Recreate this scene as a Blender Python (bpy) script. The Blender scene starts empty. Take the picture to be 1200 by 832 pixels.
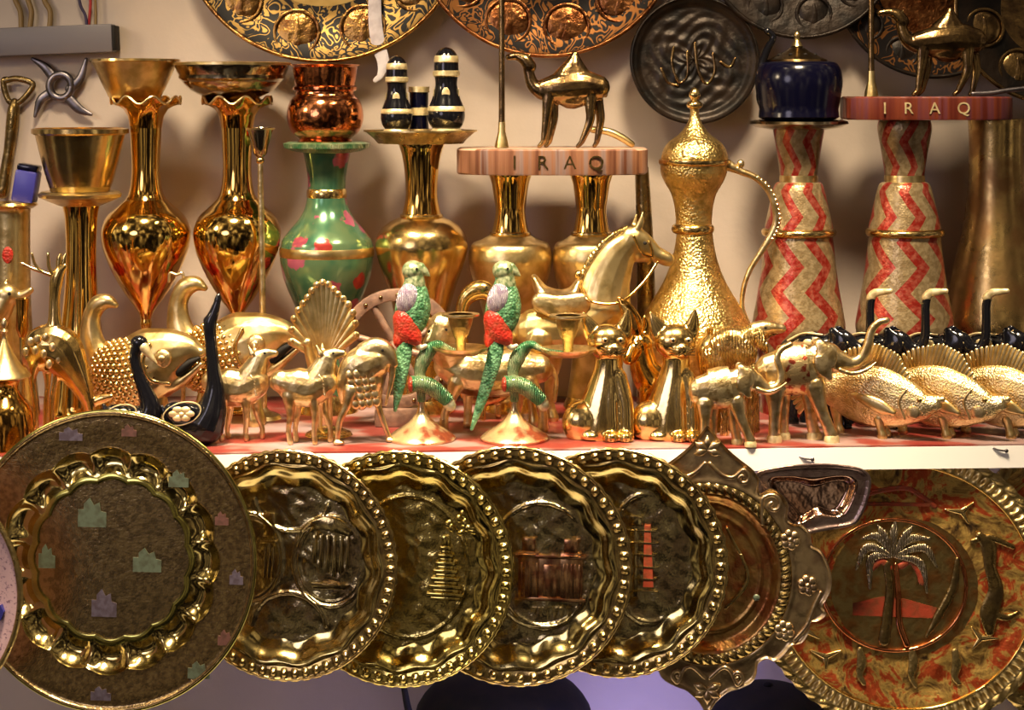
import bpy, bmesh, math, random
import numpy as np
from mathutils import Vector, Matrix
random.seed(7)
PI = math.pi
sc = bpy.context.scene
COL = sc.collection
D, H, HY = 2.2, 0.414, 110.0            # camera distance, eye height over the shelf, horizon row

def S(Y): return (1 + Y / D) / 1000
def W(px, py, Y): return Vector(((px - 600) * S(Y), Y, H + (HY - py) * S(Y)))
def shelf_py(Y): return HY + H / S(Y)

# ------------------------------------------------------------------ materials
MATS = {}
def newmat(name):
    m = bpy.data.materials.new(name); m.use_nodes = True
    nt = m.node_tree; b = nt.nodes['Principled BSDF']
    MATS[name] = m
    return m, nt, b

def nd(nt, t, **kw):
    n = nt.nodes.new(t)
    for k, v in kw.items():
        if k.startswith('i_'):
            n.inputs[k[2:].replace('_', ' ')].default_value = v
        else: setattr(n, k, v)
    return n

def coord(nt, scale=(1, 1, 1)):
    tc = nd(nt, 'ShaderNodeTexCoord'); mp = nd(nt, 'ShaderNodeMapping')
    mp.inputs['Scale'].default_value = scale
    nt.links.new(tc.outputs['Object'], mp.inputs['Vector'])
    return mp.outputs['Vector']

def ramp(nt, fac, stops, interp='LINEAR'):
    r = nd(nt, 'ShaderNodeValToRGB'); cr = r.color_ramp; cr.interpolation = interp
    while len(cr.elements) < len(stops): cr.elements.new(0.5)
    for e, (p, c) in zip(cr.elements, stops):
        e.position = p; e.color = (*c, 1) if len(c) == 3 else c
    nt.links.new(fac, r.inputs['Fac'])
    return r.outputs['Color']

def bump_chain(nt, b, bumps, vec):
    prev = None
    for kind, scale, dist in bumps:
        if kind == 'voronoi':
            t = nd(nt, 'ShaderNodeTexVoronoi'); t.inputs['Scale'].default_value = scale; out = t.outputs['Distance']
            inv = True
        elif kind == 'wave':
            t = nd(nt, 'ShaderNodeTexWave'); t.inputs['Scale'].default_value = scale; t.inputs['Distortion'].default_value = 6; out = t.outputs['Fac']; inv = False
        elif kind == 'edge':
            t = nd(nt, 'ShaderNodeTexVoronoi', feature='DISTANCE_TO_EDGE'); t.inputs['Scale'].default_value = scale
            mm = nd(nt, 'ShaderNodeMath', operation='MINIMUM'); mm.inputs[1].default_value = 0.12
            nt.links.new(t.outputs['Distance'], mm.inputs[0]); out = mm.outputs[0]; inv = False
        else:
            t = nd(nt, 'ShaderNodeTexNoise'); t.inputs['Scale'].default_value = scale; t.inputs['Detail'].default_value = 3; out = t.outputs['Fac']; inv = False
        nt.links.new(vec, t.inputs['Vector'])
        bp = nd(nt, 'ShaderNodeBump'); bp.invert = inv
        bp.inputs['Strength'].default_value = 1.0; bp.inputs['Distance'].default_value = dist
        nt.links.new(out, bp.inputs['Height'])
        if prev: nt.links.new(prev, bp.inputs['Normal'])
        prev = bp.outputs['Normal']
    if prev: nt.links.new(prev, b.inputs['Normal'])

def metal(name, c1, c2=None, rough=.18, nscale=35, bumps=(), lo=.42, hi=.62, r2=None, metallic=1.0, scale=(1, 1, 1), coat=0):
    m, nt, b = newmat(name)
    b.inputs['Metallic'].default_value = metallic
    b.inputs['Roughness'].default_value = rough
    if coat: b.inputs['Coat Weight'].default_value = coat; b.inputs['Coat Roughness'].default_value = .05
    vec = coord(nt, scale)
    if c2:
        n = nd(nt, 'ShaderNodeTexNoise'); n.inputs['Scale'].default_value = nscale; n.inputs['Detail'].default_value = 5
        nt.links.new(vec, n.inputs['Vector'])
        nt.links.new(ramp(nt, n.outputs['Fac'], [(lo, c1), (hi, c2)]), b.inputs['Base Color'])
        if r2 is not None:
            mr = nd(nt, 'ShaderNodeMapRange'); mr.inputs[1].default_value = lo; mr.inputs[2].default_value = hi
            mr.inputs[3].default_value = rough; mr.inputs[4].default_value = r2
            nt.links.new(n.outputs['Fac'], mr.inputs[0]); nt.links.new(mr.outputs[0], b.inputs['Roughness'])
    else:
        b.inputs['Base Color'].default_value = (*c1, 1)
    bump_chain(nt, b, bumps, vec)
    return m

GOLD = (.86, .64, .27); GOLD2 = (.68, .46, .16); OLD = (.42, .30, .11); DK = (.16, .10, .04)
M = {}
M['gold'] = metal('polished brass', GOLD, GOLD2, .2, 25, [('noise', 60, .0005)])
M['gold_smooth'] = metal('mirror brass', (.88, .60, .18), (.78, .46, .12), .10, 12, [('noise', 22, .0007)])
M['gold_amber'] = metal('amber brass', (.85, .50, .12), (.62, .30, .06), .11, 14, [('noise', 40, .0007)])
M['gold_satin'] = metal('satin brass', (.84, .66, .32), (.56, .40, .16), .31, 45, [('noise', 90, .0005)])
M['gold_pale'] = metal('pale worn brass', (.92, .74, .42), (.60, .43, .19), .31, 75, [('noise', 160, .0006), ('noise', 75, .0012)])
M['engraved'] = metal('engraved brass', (.90, .66, .25), (.55, .37, .11), .3, 90, [('voronoi', 300, .0011), ('noise', 120, .0007)], .4, .66)
M['scales'] = metal('scaled brass', (.85, .63, .25), (.62, .42, .13), .2, 60, [('voronoi', 190, .0035)])
M['fish_scales'] = metal('fine scaled brass', (.90, .72, .39), (.64, .47, .21), .33, 60, [('voronoi', 420, .0006)])
M['gold_cat'] = metal('bright polished brass', (.90, .66, .28), (.80, .54, .18), .19, 20, [('noise', 40, .0005)])
M['tarnished'] = metal('mottled tarnished brass', (.66, .46, .18), (.36, .20, .08), .24, 22, [('noise', 40, .0008)], r2=.4)
M['red_dull'] = metal('dull red enamel', (.32, .045, .02), (.20, .05, .02), .45, 90, [('noise', 150, .0006)], metallic=.3)
M['relief'] = metal('reddish embossed brass', (.60, .36, .18), (.34, .14, .07), .2, 80)
M['hair'] = metal('combed brass', (.83, .62, .26), (.5, .34, .12), .24, 80, [('wave', 90, .0012)])
M['old'] = metal('aged brass', (.50, .37, .14), (.26, .19, .08), .27, 60, [('noise', 180, .0012)], r2=.45)
M['old_dark'] = metal('dark aged brass', (.32, .22, .08), (.13, .09, .04), .25, 50, [('noise', 120, .001)], r2=.4)
M['silver'] = metal('tarnished silver brass', (.50, .44, .33), (.36, .25, .12), .16, 25, [('noise', 50, .0008)])
M['copper'] = metal('copper', (.74, .28, .11), (.45, .14, .05), .14, 25, [('noise', 50, .001)])
M['steel'] = metal('grey steel', (.24, .22, .24), (.12, .11, .12), .38, 60)
M['bronze'] = metal('brown bronze', (.34, .22, .09), (.16, .10, .05), .24, 50, [('noise', 70, .001)])
M['black'] = metal('black enamel', (.004, .004, .006), None, .12, metallic=0)
M['blackdull'] = metal('black metal', (.005, .004, .004), (.012, .009, .007), .75, 40, metallic=.4)
M['navy'] = metal('dark blue enamel', (.002, .002, .010), None, .16, metallic=0)
M['blue'] = metal('blue casing', (.03, .03, .22), None, .35, metallic=0)
M['white_gold'] = metal('pale gold paint', (.85, .72, .42), (.6, .48, .25), .35, 120, metallic=.6)
M['wood_wheel'] = metal('brown painted iron', (.25, .15, .11), (.15, .09, .07), .45, 80, [('noise', 120, .001)], metallic=.35)
M['wire_yellow'] = metal('yellowed cable', (.22, .14, .05), None, .5, metallic=0)
M['wire_dark'] = metal('dark cable', (.03, .02, .06), None, .5, metallic=0)
M['wire_red'] = metal('red cable', (.35, .02, .02), None, .5, metallic=0)
M['trunking'] = metal('grey trunking plastic', (.13, .12, .14), None, .5, metallic=0)
M['ribbon'] = metal('white ribbon cloth', (.55, .52, .56), (.42, .38, .42), .7, 60, metallic=0)
M['green'] = metal('green enamel', (.05, .19, .08), (.32, .38, .22), .3, 60, [('wave', 130, .0012)], metallic=.35, coat=.2)
M['green_feather'] = metal('green enamel feathers', (.13, .30, .16), (.03, .12, .05), .4, 120, [('voronoi', 330, .0012)], metallic=.25)
M['head_enamel'] = metal('pale green enamel', (.36, .40, .24), (.10, .16, .07), .36, 190, [('noise', 200, .001)], metallic=.4)
M['red_enamel'] = metal('red enamel', (.42, .025, .015), (.28, .04, .02), .38, 100, [('voronoi', 300, .0009)], metallic=.2)
M['lilac_enamel'] = metal('lilac white enamel', (.62, .56, .66), (.36, .28, .42), .35, 160, [('wave', 160, .002)], metallic=.2)
M['cream'] = metal('cream enamel', (.72, .66, .48), (.4, .42, .28), .35, 80, metallic=.4)
M['base_paint'] = metal('painted brass base', (.80, .62, .34), (.45, .12, .06), .25, 45, metallic=.8, lo=.5, hi=.62)
M['cloth'] = metal('engraved blanket with red enamel', (.80, .60, .30), (.40, .07, .04), .35, 110, [('edge', 150, .001)], .52, .6)
M['cloth_pale'] = metal('engraved blanket', (.85, .68, .36), (.40, .26, .10), .35, 150, [('edge', 220, .001)], .45, .65)
M['white'] = metal('white paint', (.93, .92, .91), None, .5, metallic=0)
M['wood'] = None

# ---------------------------------------------------------------- mesh builder
def cr(p0, p1, p2, p3, t):
    return 0.5 * ((2 * p1) + (-p0 + p2) * t + (2 * p0 - 5 * p1 + 4 * p2 - p3) * t * t + (-p0 + 3 * p1 - 3 * p2 + p3) * t ** 3)

class MB:
    def __init__(s, F): s.F = F; s.v = []; s.f = []
    def L(s, px, py, dy=0):
        F = s.F; return Vector(((px - F.x0) * F.s * F.sx, dy * F.s * F.sy, (F.py0 - py) * F.s))
    def addgrid(s, rows, close=True, cap=True):
        b = len(s.v); n = len(rows[0])
        for r in rows: s.v.extend(r)
        for i in range(len(rows) - 1):
            for j in range(n if close else n - 1):
                k = (j + 1) % n
                s.f.append((b + i * n + j, b + i * n + k, b + (i + 1) * n + k, b + (i + 1) * n + j))
        if cap and close:
            s.f.append(tuple(b + j for j in range(n)))
            s.f.append(tuple(b + (len(rows) - 1) * n + j for j in range(n)))
    def tube(s, pts, seg=14, sub=5, round_=True):
        P = []
        for p in pts:
            px, py, r = p[:3]; rd = p[3] if len(p) > 3 and p[3] is not None else r; dy = p[4] if len(p) > 4 else 0
            P.append(np.array([*s.L(px, py, dy), r * s.F.s, rd * s.F.s * s.F.sy]))
        Q = []
        if sub > 1 and len(P) > 2:
            E = [2 * P[0] - P[1]] + P + [2 * P[-1] - P[-2]]
            for i in range(1, len(E) - 2):
                for k in range(sub): Q.append(cr(E[i - 1], E[i], E[i + 1], E[i + 2], k / sub))
            Q.append(P[-1])
        else: Q = P
        n = len(Q); rows = []
        tg = [Vector((Q[min(i + 1, n - 1)] - Q[max(i - 1, 0)])[:3]).normalized() for i in range(n)]
        Yx = Vector((0, 1, 0))
        def ring(c, t, ra, rb):
            a = Yx.cross(t)
            if a.length < .15: a = Vector((1, 0, 0))
            a.normalize(); bb = t.cross(a).normalized()
            return [c + a * ra * math.cos(2 * PI * j / seg) + bb * rb * math.sin(2 * PI * j / seg) for j in range(seg)]
        if round_:
            for k in (80, 55, 28):
                q = Q[0]; a = math.radians(k)
                rows.append(ring(Vector(q[:3]) - tg[0] * q[3] * math.sin(a), tg[0], max(q[3], 1e-4) * math.cos(a), max(q[4], 1e-4) * math.cos(a)))
        for q, t in zip(Q, tg): rows.append(ring(Vector(q[:3]), t, max(q[3], 1e-4), max(q[4], 1e-4)))
        if round_:
            for k in (28, 55, 80):
                q = Q[-1]; a = math.radians(k)
                rows.append(ring(Vector(q[:3]) + tg[-1] * q[3] * math.sin(a), tg[-1], max(q[3], 1e-4) * math.cos(a), max(q[4], 1e-4) * math.cos(a)))
        s.addgrid(rows); return s
    def ell(s, px, py, rx, rz, ry=None, dy=0, rot=0, seg=20, rings=12):
        ry = rx if ry is None else ry; c = s.L(px, py, dy); k = s.F.s; R = Matrix.Rotation(math.radians(rot), 3, 'Y')
        rows = []
        for i in range(rings + 1):
            a = PI * (i + (.02 if i == 0 else -.02 if i == rings else 0)) / rings
            rows.append([c + R @ Vector((rx * k * math.sin(a) * math.cos(2 * PI * j / seg), ry * k * math.sin(a) * math.sin(2 * PI * j / seg), rz * k * math.cos(a))) for j in range(seg)])
        s.addgrid(rows); return s
    def lathe(s, cx, prof, seg=72, dy=0, mod=None, cap=True, sm=0):
        if sm:
            E = [np.array(p, float) for p in prof]; E = [2 * E[0] - E[1]] + E + [2 * E[-1] - E[-2]]; q = []
            for i in range(1, len(E) - 2):
                for k in range(sm): q.append(tuple(cr(E[i - 1], E[i], E[i + 1], E[i + 2], k / sm)))
            q.append(prof[-1]); prof = q
        c = s.L(cx, s.F.py0, dy); k = s.F.s; rows = []
        for (r, py) in prof:
            row = []
            for j in range(seg):
                a = 2 * PI * j / seg; rr, pp = (mod(a, r, py) if mod else (r, py)); rr = max(rr, .02)
                row.append(Vector((c.x + rr * k * math.cos(a), c.y + rr * k * s.F.sy * math.sin(a), (s.F.py0 - pp) * k)))
            rows.append(row)
        s.addgrid(rows, cap=cap); return s
    def prism(s, out, d0, d1, bev=0):
        n = len(out); b = len(s.v)
        s.v += [s.L(x, y, d0) for x, y in out] + [s.L(x, y, d1) for x, y in out]
        s.f.append(tuple(b + i for i in range(n))); s.f.append(tuple(b + n + i for i in reversed(range(n))))
        for i in range(n):
            j = (i + 1) % n; s.f.append((b + i, b + j, b + n + j, b + n + i))
        return s
    def box(s, x0, y0, x1, y1, d0, d1): return s.prism([(x0, y0), (x1, y0), (x1, y1), (x0, y1)], d0, d1)
    def cone(s, px, py, r, tx, ty, dy=0, rd=None, dty=None):
        return s.tube([(px, py, r, rd, dy), (tx, ty, .6, .6, dy if dty is None else dty)], sub=1, seg=12)

FIGS = []
class Fig:
    def __init__(F, name, label, cat, x0, Y, py0=None, group=None, yaw=0, pitch=0):
        F.x0, F.Y, F.s, F.sx, F.sy = x0, Y, S(Y), 1, 1; F.py0 = shelf_py(Y) if py0 is None else py0
        F.root = bpy.data.objects.new(name, None); COL.objects.link(F.root)
        F.root.location = W(x0, F.py0, Y); F.root.rotation_euler = (math.radians(pitch), 0, math.radians(yaw))
        F.root.empty_display_size = .02
        F.root['label'] = label; F.root['category'] = cat
        if group: F.root['group'] = group
        F.name = name; F.kids = []; FIGS.append(F)
    def mb(F): return MB(F)
    def add(F, name, mb, mat, vox=0, smooth=3, bevel=0, label=None, parent=None, flat=False, solid=0, sharp=40):
        me = bpy.data.meshes.new(name); me.from_pydata([tuple(v) for v in mb.v], [], mb.f)
        bm = bmesh.new(); bm.from_mesh(me)
        bmesh.ops.remove_doubles(bm, verts=bm.verts, dist=1e-6)
        bmesh.ops.recalc_face_normals(bm, faces=bm.faces); bm.to_mesh(me); bm.free()
        o = bpy.data.objects.new(name, me); COL.objects.link(o)
        if vox:
            r = o.modifiers.new('r', 'REMESH'); r.mode = 'VOXEL'; r.voxel_size = vox * F.s
            q = o.modifiers.new('s', 'SMOOTH'); q.factor = .5; q.iterations = smooth
        if bevel:
            q = o.modifiers.new('b', 'BEVEL'); q.width = bevel * F.s; q.segments = 2; q.limit_method = 'ANGLE'
        if solid:
            q = o.modifiers.new('so', 'SOLIDIFY'); q.thickness = solid * F.s; q.offset = -1
        if o.modifiers:
            dg = bpy.context.evaluated_depsgraph_get()
            me2 = bpy.data.meshes.new_from_object(o.evaluated_get(dg)); o.modifiers.clear()
            o.data = me2; bpy.data.meshes.remove(me); me = me2; me.name = name
        me.materials.clear(); me.materials.append(M[mat] if isinstance(mat, str) else mat)
        if not flat:
            me.shade_smooth()
            if not vox: me.set_sharp_from_angle(angle=math.radians(sharp))
        o.parent = parent or F.root
        if label: o['label'] = label
        if not parent: F.kids.append(o)
        return o

def copy_fig(F, dx_px, label, Y=None, yaw=None, scale=1.0, x=None):
    r = F.root.copy(); COL.objects.link(r); Y = F.Y if Y is None else Y
    p = W(F.x0 + dx_px, shelf_py(Y), Y); r.location = p; r['label'] = label; r.scale = (scale,) * 3
    if yaw is not None: r.rotation_euler[2] = math.radians(yaw)
    def rec(src, dst):
        for ch in list(src.children):
            c = ch.copy(); COL.objects.link(c); c.parent = dst; rec(ch, c)
    rec(F.root, r)
    return r

def text_mesh(F, name, txt, px, py, dy, size, mat, parent=None, depth=1.0, spacing=1.0, label=None):
    cu = bpy.data.curves.new(name, 'FONT'); cu.body = txt; cu.size = size * F.s; cu.extrude = depth * F.s
    cu.align_x = 'CENTER'; cu.align_y = 'CENTER'; cu.space_character = spacing
    t = bpy.data.objects.new(name, cu); COL.objects.link(t)
    bpy.context.view_layer.update()
    me = bpy.data.meshes.new_from_object(t.evaluated_get(bpy.context.evaluated_depsgraph_get()))
    bpy.data.objects.remove(t)
    R = Matrix.Rotation(math.radians(90), 4, 'X')
    me.transform(Matrix.Translation(MB(F).L(px, py, dy)) @ R)
    me.materials.clear(); me.materials.append(M[mat]); me.name = name
    o = bpy.data.objects.new(name, me); COL.objects.link(o); o.parent = parent or F.root
    if not parent: F.kids.append(o)
    if label: o['label'] = label
    return o

def structure(name, verts, faces, mat):
    me = bpy.data.meshes.new(name); me.from_pydata(verts, [], faces); me.materials.append(mat)
    bm = bmesh.new(); bm.from_mesh(me); bmesh.ops.recalc_face_normals(bm, faces=bm.faces); bm.to_mesh(me); bm.free()
    o = bpy.data.objects.new(name, me); COL.objects.link(o); o['kind'] = 'structure'; return o
def boxv(x0, x1, y0, y1, z0, z1):
    v = [(x, y, z) for x in (x0, x1) for y in (y0, y1) for z in (z0, z1)]
    f = [(0, 1, 3, 2), (4, 6, 7, 5), (0, 4, 5, 1), (2, 3, 7, 6), (0, 2, 6, 4), (1, 5, 7, 3)]
    return v, f

# ------------------------------------------------------------------ the setting
WY = .37
m, nt, b = newmat('cream plaster wall'); b.inputs['Roughness'].default_value = .75
vec = coord(nt)
n = nd(nt, 'ShaderNodeTexNoise'); n.inputs['Scale'].default_value = 5; n.inputs['Detail'].default_value = 6; nt.links.new(vec, n.inputs['Vector'])
nt.links.new(ramp(nt, n.outputs['Fac'], [(.35, (.44, .375, .33)), (.65, (.53, .45, .395))]), b.inputs['Base Color'])
bump_chain(nt, b, [('noise', 60, .0006)], vec)
structure('wall_back', *boxv(-1.6, 1.6, WY, WY + .05, -1.3, 1.2), m)

m, nt, b = newmat('red and pink printed shelf cover'); b.inputs['Roughness'].default_value = .45
vec = coord(nt, (1, 1.6, 1))
n = nd(nt, 'ShaderNodeTexNoise'); n.inputs['Scale'].default_value = 9; n.inputs['Detail'].default_value = 2; nt.links.new(vec, n.inputs['Vector'])
nt.links.new(ramp(nt, n.outputs['Fac'], [(.42, (.16, .018, .014)), (.49, (.19, .04, .032)), (.53, (.22, .13, .12)), (.66, (.27, .19, .20))]), b.inputs['Base Color'])
cover = m
def shelf_front(x): return 0.004 + .060 * (x / 1.0) - .02
def slab_poly(z0, z1, off=0, x0=-1.5, x1=1.5, yb=None):
    yb = WY if yb is None else yb
    v = [(x0, shelf_front(x0) + off, z0), (x1, shelf_front(x1) + off, z0), (x1, yb, z0), (x0, yb, z0)]
    v += [(a, b_, z1) for a, b_, _ in v]
    return v, [(0, 1, 2, 3), (4, 7, 6, 5), (0, 4, 5, 1), (1, 5, 6, 2), (2, 6, 7, 3), (3, 7, 4, 0)]
o = structure('trim_shelf_board', *slab_poly(-.028, -.0022), M['white'])
o = structure('trim_shelf_cover', *slab_poly(-.002, 0, .001), cover)
structure('floor', *boxv(-1.5, 1.5, -.4, WY, -1.02, -1.0), M['white'])
o = structure('trim_lower_shelf', *boxv(-1.5, 1.5, .02, WY, -.62, -.60), M['white'])

# nails in the white shelf edge
for px, py, lb in ((945, 537, 'small dark bent nail in the white shelf edge below the large elephant'), (1172, 527, 'small dark bent nail in the white shelf edge below the scaled fish at right')):
    Yn = shelf_front((px - 600) / 1000)
    F = Fig('nail', lb, 'nail', px, Yn, py, group=None)
    F.add('nail', F.mb().tube([(px - 8, py - 2, 1, 1, -.2), (px - 2, py, 1.1, 1.1, -1.6), (px + 5, py + 1, 1.1, 1.1, -1.8)]).ell(px + 7, py + 1, 2.4, 2.4, 1.4, -1.6), 'steel')

# ------------------------------------------------------------------ vases
def hollow(prof, depth_n=3, t=1.8):
    inner = [(max(r - t, 1), py + 1.2) for r, py in prof[:depth_n]]
    last = inner[-1]
    return [(0, last[1] + 2)] + inner[::-1] + [(prof[0][0] - t / 2, prof[0][1] - .5)] + prof
def scallop(n, amp, y0, y1):
    def f(a, r, py):
        k = min(1, max(0, (y1 - py) / (y1 - y0))); return r, py + amp * k * math.cos(n * a)
    return f

def tulip_vase(cx, Y, label, wide):
    F = Fig('brass_vase', label, 'vase', cx, Y, group=None)
    k = wide / 52
    top = [(40, 117), (32, 121), (26, 127), (21, 136), (18.5, 150)]
    F.add('rim', F.mb().lathe(cx, hollow(top, 4), mod=scallop(8, 4.5, 118, 130), seg=128), 'gold_amber')
    F.add('rim_edge', F.mb().tube([(cx + 40.5 * math.cos(a_ * PI / 32), 117.3 + 4.5 * math.cos(8 * a_ * PI / 32), 1.3, 1.3, 40.5 * math.sin(a_ * PI / 32)) for a_ in range(65)], sub=2, seg=8), 'gold_pale', label='pale wavy rim edge')
    F.add('neck', F.mb().lathe(cx, [(18.5, 149.5), (17.5, 170), (16.5, 195), (17.5, 212), (20, 226), (24, 234)], sm=3), 'gold_smooth')
    F.add('body', F.mb().lathe(cx, [(24, 233.5), (34 * k, 243), (45 * k, 253), (51 * k, 266), (52 * k, 277), (49.5 * k, 292), (43 * k, 310), (33 * k, 330), (21 * k, 349), (10 * k, 364), (6, 374)], sm=4, seg=96), 'flower_brass')
    e = F.py0
    F.add('foot', F.mb().lathe(cx, [(6, 373), (7, 380), (5.5, 388), (7, 410), (14, 440), (27, e - 8), (32, e - 3), (32, e)], sm=3), 'gold_smooth')
    return F
# polished brass with red etched flowers low on the body
def flower_brass():
    m, nt, b = newmat('mirror brass with red flowers'); b.inputs['Metallic'].default_value = 1; b.inputs['Roughness'].default_value = .09
    vec = coord(nt, (1, 1, 1))
    v = nd(nt, 'ShaderNodeTexVoronoi'); v.inputs['Scale'].default_value = 26; nt.links.new(vec, v.inputs['Vector'])
    n = nd(nt, 'ShaderNodeTexNoise'); n.inputs['Scale'].default_value = 120; nt.links.new(vec, n.inputs['Vector'])
    ad = nd(nt, 'ShaderNodeMath', operation='MULTIPLY_ADD'); ad.inputs[1].default_value = .5; nt.links.new(n.outputs['Fac'], ad.inputs[0]); nt.links.new(v.outputs['Distance'], ad.inputs[2])
    sep = nd(nt, 'ShaderNodeSeparateXYZ'); nt.links.new(vec, sep.inputs[0])
    mr = nd(nt, 'ShaderNodeMapRange'); mr.inputs[1].default_value = .125; mr.inputs[2].default_value = .155; mr.inputs[3].default_value = 0; mr.inputs[4].default_value = 1
    nt.links.new(sep.outputs['Z'], mr.inputs[0])
    a2 = nd(nt, 'ShaderNodeMath', operation='ADD'); nt.links.new(ad.outputs[0], a2.inputs[0])
    # flowers only in a band: distance of z from .19
    sb = nd(nt, 'ShaderNodeMath', operation='SUBTRACT'); sb.inputs[1].default_value = .185; nt.links.new(sep.outputs['Z'], sb.inputs[0])
    ab = nd(nt, 'ShaderNodeMath', operation='ABSOLUTE'); nt.links.new(sb.outputs[0], ab.inputs[0])
    m2 = nd(nt, 'ShaderNodeMapRange'); m2.inputs[1].default_value = .012; m2.inputs[2].default_value = .03; nt.links.new(ab.outputs[0], m2.inputs[0])
    nt.links.new(m2.outputs[0], a2.inputs[1])
    nt.links.new(ramp(nt, a2.outputs[0], [(.50, (.55, .07, .04)), (.58, (.85, .56, .16))]), b.inputs['Base Color'])
    bump_chain(nt, b, [('noise', 28, .0006)], vec)
    return m
M['flower_brass'] = flower_brass()

tulip_vase(171, .25, 'tall tapered brass vase with wavy rim under the conical brass bowl', 52)
tulip_vase(278, .25, 'tall tapered brass vase with red flowers under the tarnished silver bowl', 51)

F = Fig('conical_bowl', 'conical brass bowl sitting in the wavy rim of the left tall vase', 'bowl', 160, .25, 118)
F.add('cup', F.mb().lathe(158, hollow([(51, 71), (47, 78), (38, 98), (30, 114), (24, 118)], 3)), 'gold_satin')
F.add('rim', F.mb().lathe(158, [(50, 69), (52.5, 69.5), (53, 72), (50.5, 73), (50, 69)], cap=False), 'gold')
F = Fig('shallow_bowl', 'tarnished silver shallow bowl sitting in the second tall vase', 'bowl', 272, .25, 119)
F.add('cup', F.mb().lathe(272, hollow([(67, 76), (64, 84), (57, 97), (46, 107), (34, 113), (20, 118)], 3), sm=2), 'silver')
F.add('rim', F.mb().lathe(272, [(66, 73), (69, 73.5), (69, 76.5), (66, 77), (66, 73)], cap=False), 'gold_satin')

F = Fig('flared_stand_vase', 'slender brass column vase with a flat disc top under the brass bucket', 'vase', 95, .22)
e = F.py0
F.add('top_disc', F.mb().lathe(94, [(0, 226), (44, 224), (48, 227), (47, 231), (38, 235), (24, 241), (0, 242)]), 'gold_satin')
F.add('stem', F.mb().lathe(95, [(22, 240), (19, 255), (17.5, 290), (18.5, 330), (22, 370), (27, 410), (33, e - 15), (37, e - 4), (37, e)], sm=3), 'gold_smooth')
F = Fig('brass_bucket', 'engraved brass bucket cup standing on the disc-topped vase', 'bucket', 94, .22, 225)
F.add('cup', F.mb().lathe(94, hollow([(53, 153), (50, 165), (44, 190), (38, 212), (34, 224), (20, 225)], 3)), 'bucket_mat' if 'bucket_mat' in M else 'gold')
F.add('rim', F.mb().lathe(94, [(52, 150), (56, 151), (56, 156), (53, 158), (52, 150)], cap=False), 'gold')

m = metal('brass with engraved blossoms', (.80, .55, .17), (.45, .24, .07), .13, 70, [('noise', 60, .001)], .52, .6); M['blossom'] = m
F = Fig('cylinder_vase', 'plain brass cylinder vase with a red spot at the left edge', 'vase', 12, .22)
e = F.py0
F.add('body', F.mb().lathe(12, [(25, 243), (23, 250), (23, 300), (24, 360), (28, 420), (34, e - 5), (34, e)], sm=3), 'gold_satin')
F.add('rim', F.mb().lathe(12, [(0, 238), (30, 237), (32, 240), (26, 244), (0, 244)]), 'gold')
F.add('red_spot', F.mb().ell(15, 297, 6.5, 10, 1.5, dy=-22.6), 'red_enamel')
F = Fig('blue_box', 'small dark blue box leaning on top of the left cylinder vase', 'box', 28, .22, 237)
F.root.rotation_euler[1] = math.radians(9)
F.add('casing', F.mb().box(15, 199, 41, 237, -13, 13), 'blue', bevel=3)
F.add('cap', F.mb().box(16, 192, 40, 199.5, -12, 12), 'navy', bevel=2)

F = Fig('tall_candlestick', 'thin tall brass candlestick with a grey cup in front of the second tall vase', 'candlestick', 307, .195)
e = F.py0
F.add('cup', F.mb().lathe(305, hollow([(16, 150), (14, 156), (10, 170), (8, 180), (4, 184)], 3)), 'silver')
F.add('drip_rim', F.mb().lathe(305, [(14, 150), (17, 150), (16.5, 152), (14.5, 152)]), 'gold_pale')
F.add('knob', F.mb().ell(305, 188, 5, 5, 5), 'gold')
F.add('stem', F.mb().tube([(305, 190, 3.2), (307, 300, 3.6), (308, 400, 4), (308, e - 12, 5)], round_=False), 'gold_pale')
F.add('base', F.mb().lathe(308, [(4, e - 14), (8, e - 9), (20, e - 4), (22, e)]), 'gold_pale')

# green enamel vase
def green_mat():
    m, nt, b = newmat('green enamel with red flowers'); b.inputs['Metallic'].default_value = .55; b.inputs['Roughness'].default_value = .2
    b.inputs['Coat Weight'].default_value = .3
    vec = coord(nt)
    v = nd(nt, 'ShaderNodeTexVoronoi'); v.inputs['Scale'].default_value = 24; nt.links.new(vec, v.inputs['Vector'])
    n = nd(nt, 'ShaderNodeTexNoise'); n.inputs['Scale'].default_value = 110; nt.links.new(vec, n.inputs['Vector'])
    ad = nd(nt, 'ShaderNodeMath', operation='MULTIPLY_ADD'); ad.inputs[1].default_value = .35; nt.links.new(n.outputs['Fac'], ad.inputs[0]); nt.links.new(v.outputs['Distance'], ad.inputs[2])
    n2 = nd(nt, 'ShaderNodeTexNoise'); n2.inputs['Scale'].default_value = 30; nt.links.new(vec, n2.inputs['Vector'])
    g = ramp(nt, n2.outputs['Fac'], [(.4, (.05, .15, .085)), (.6, (.12, .20, .10))])
    r = ramp(nt, v.outputs['Color'], [(.3, (.36, .04, .03)), (.7, (.40, .10, .18))])
    f = ramp(nt, ad.outputs[0], [(.52, (0, 0, 0)), (.56, (1, 1, 1))])
    mx = nd(nt, 'ShaderNodeMix', data_type='RGBA'); nt.links.new(f, mx.inputs[0]); nt.links.new(r, mx.inputs[6]); nt.links.new(g, mx.inputs[7])
    nt.links.new(mx.outputs[2], b.inputs['Base Color'])
    return m
M['green_flower'] = green_mat()
F = Fig('enamel_vase', 'green enamelled vase with red flowers and brass bands under the copper pot', 'vase', 383, .25)
e = F.py0
F.add('flat_rim', F.mb().lathe(383, [(0, 168), (44, 166), (51, 168), (50, 173), (40, 177), (27, 179), (0, 179)]), 'green')
F.add('neck', F.mb().lathe(383, [(28, 178), (25, 192), (22.5, 208), (22, 222)], sm=3), 'green_flower')
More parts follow.
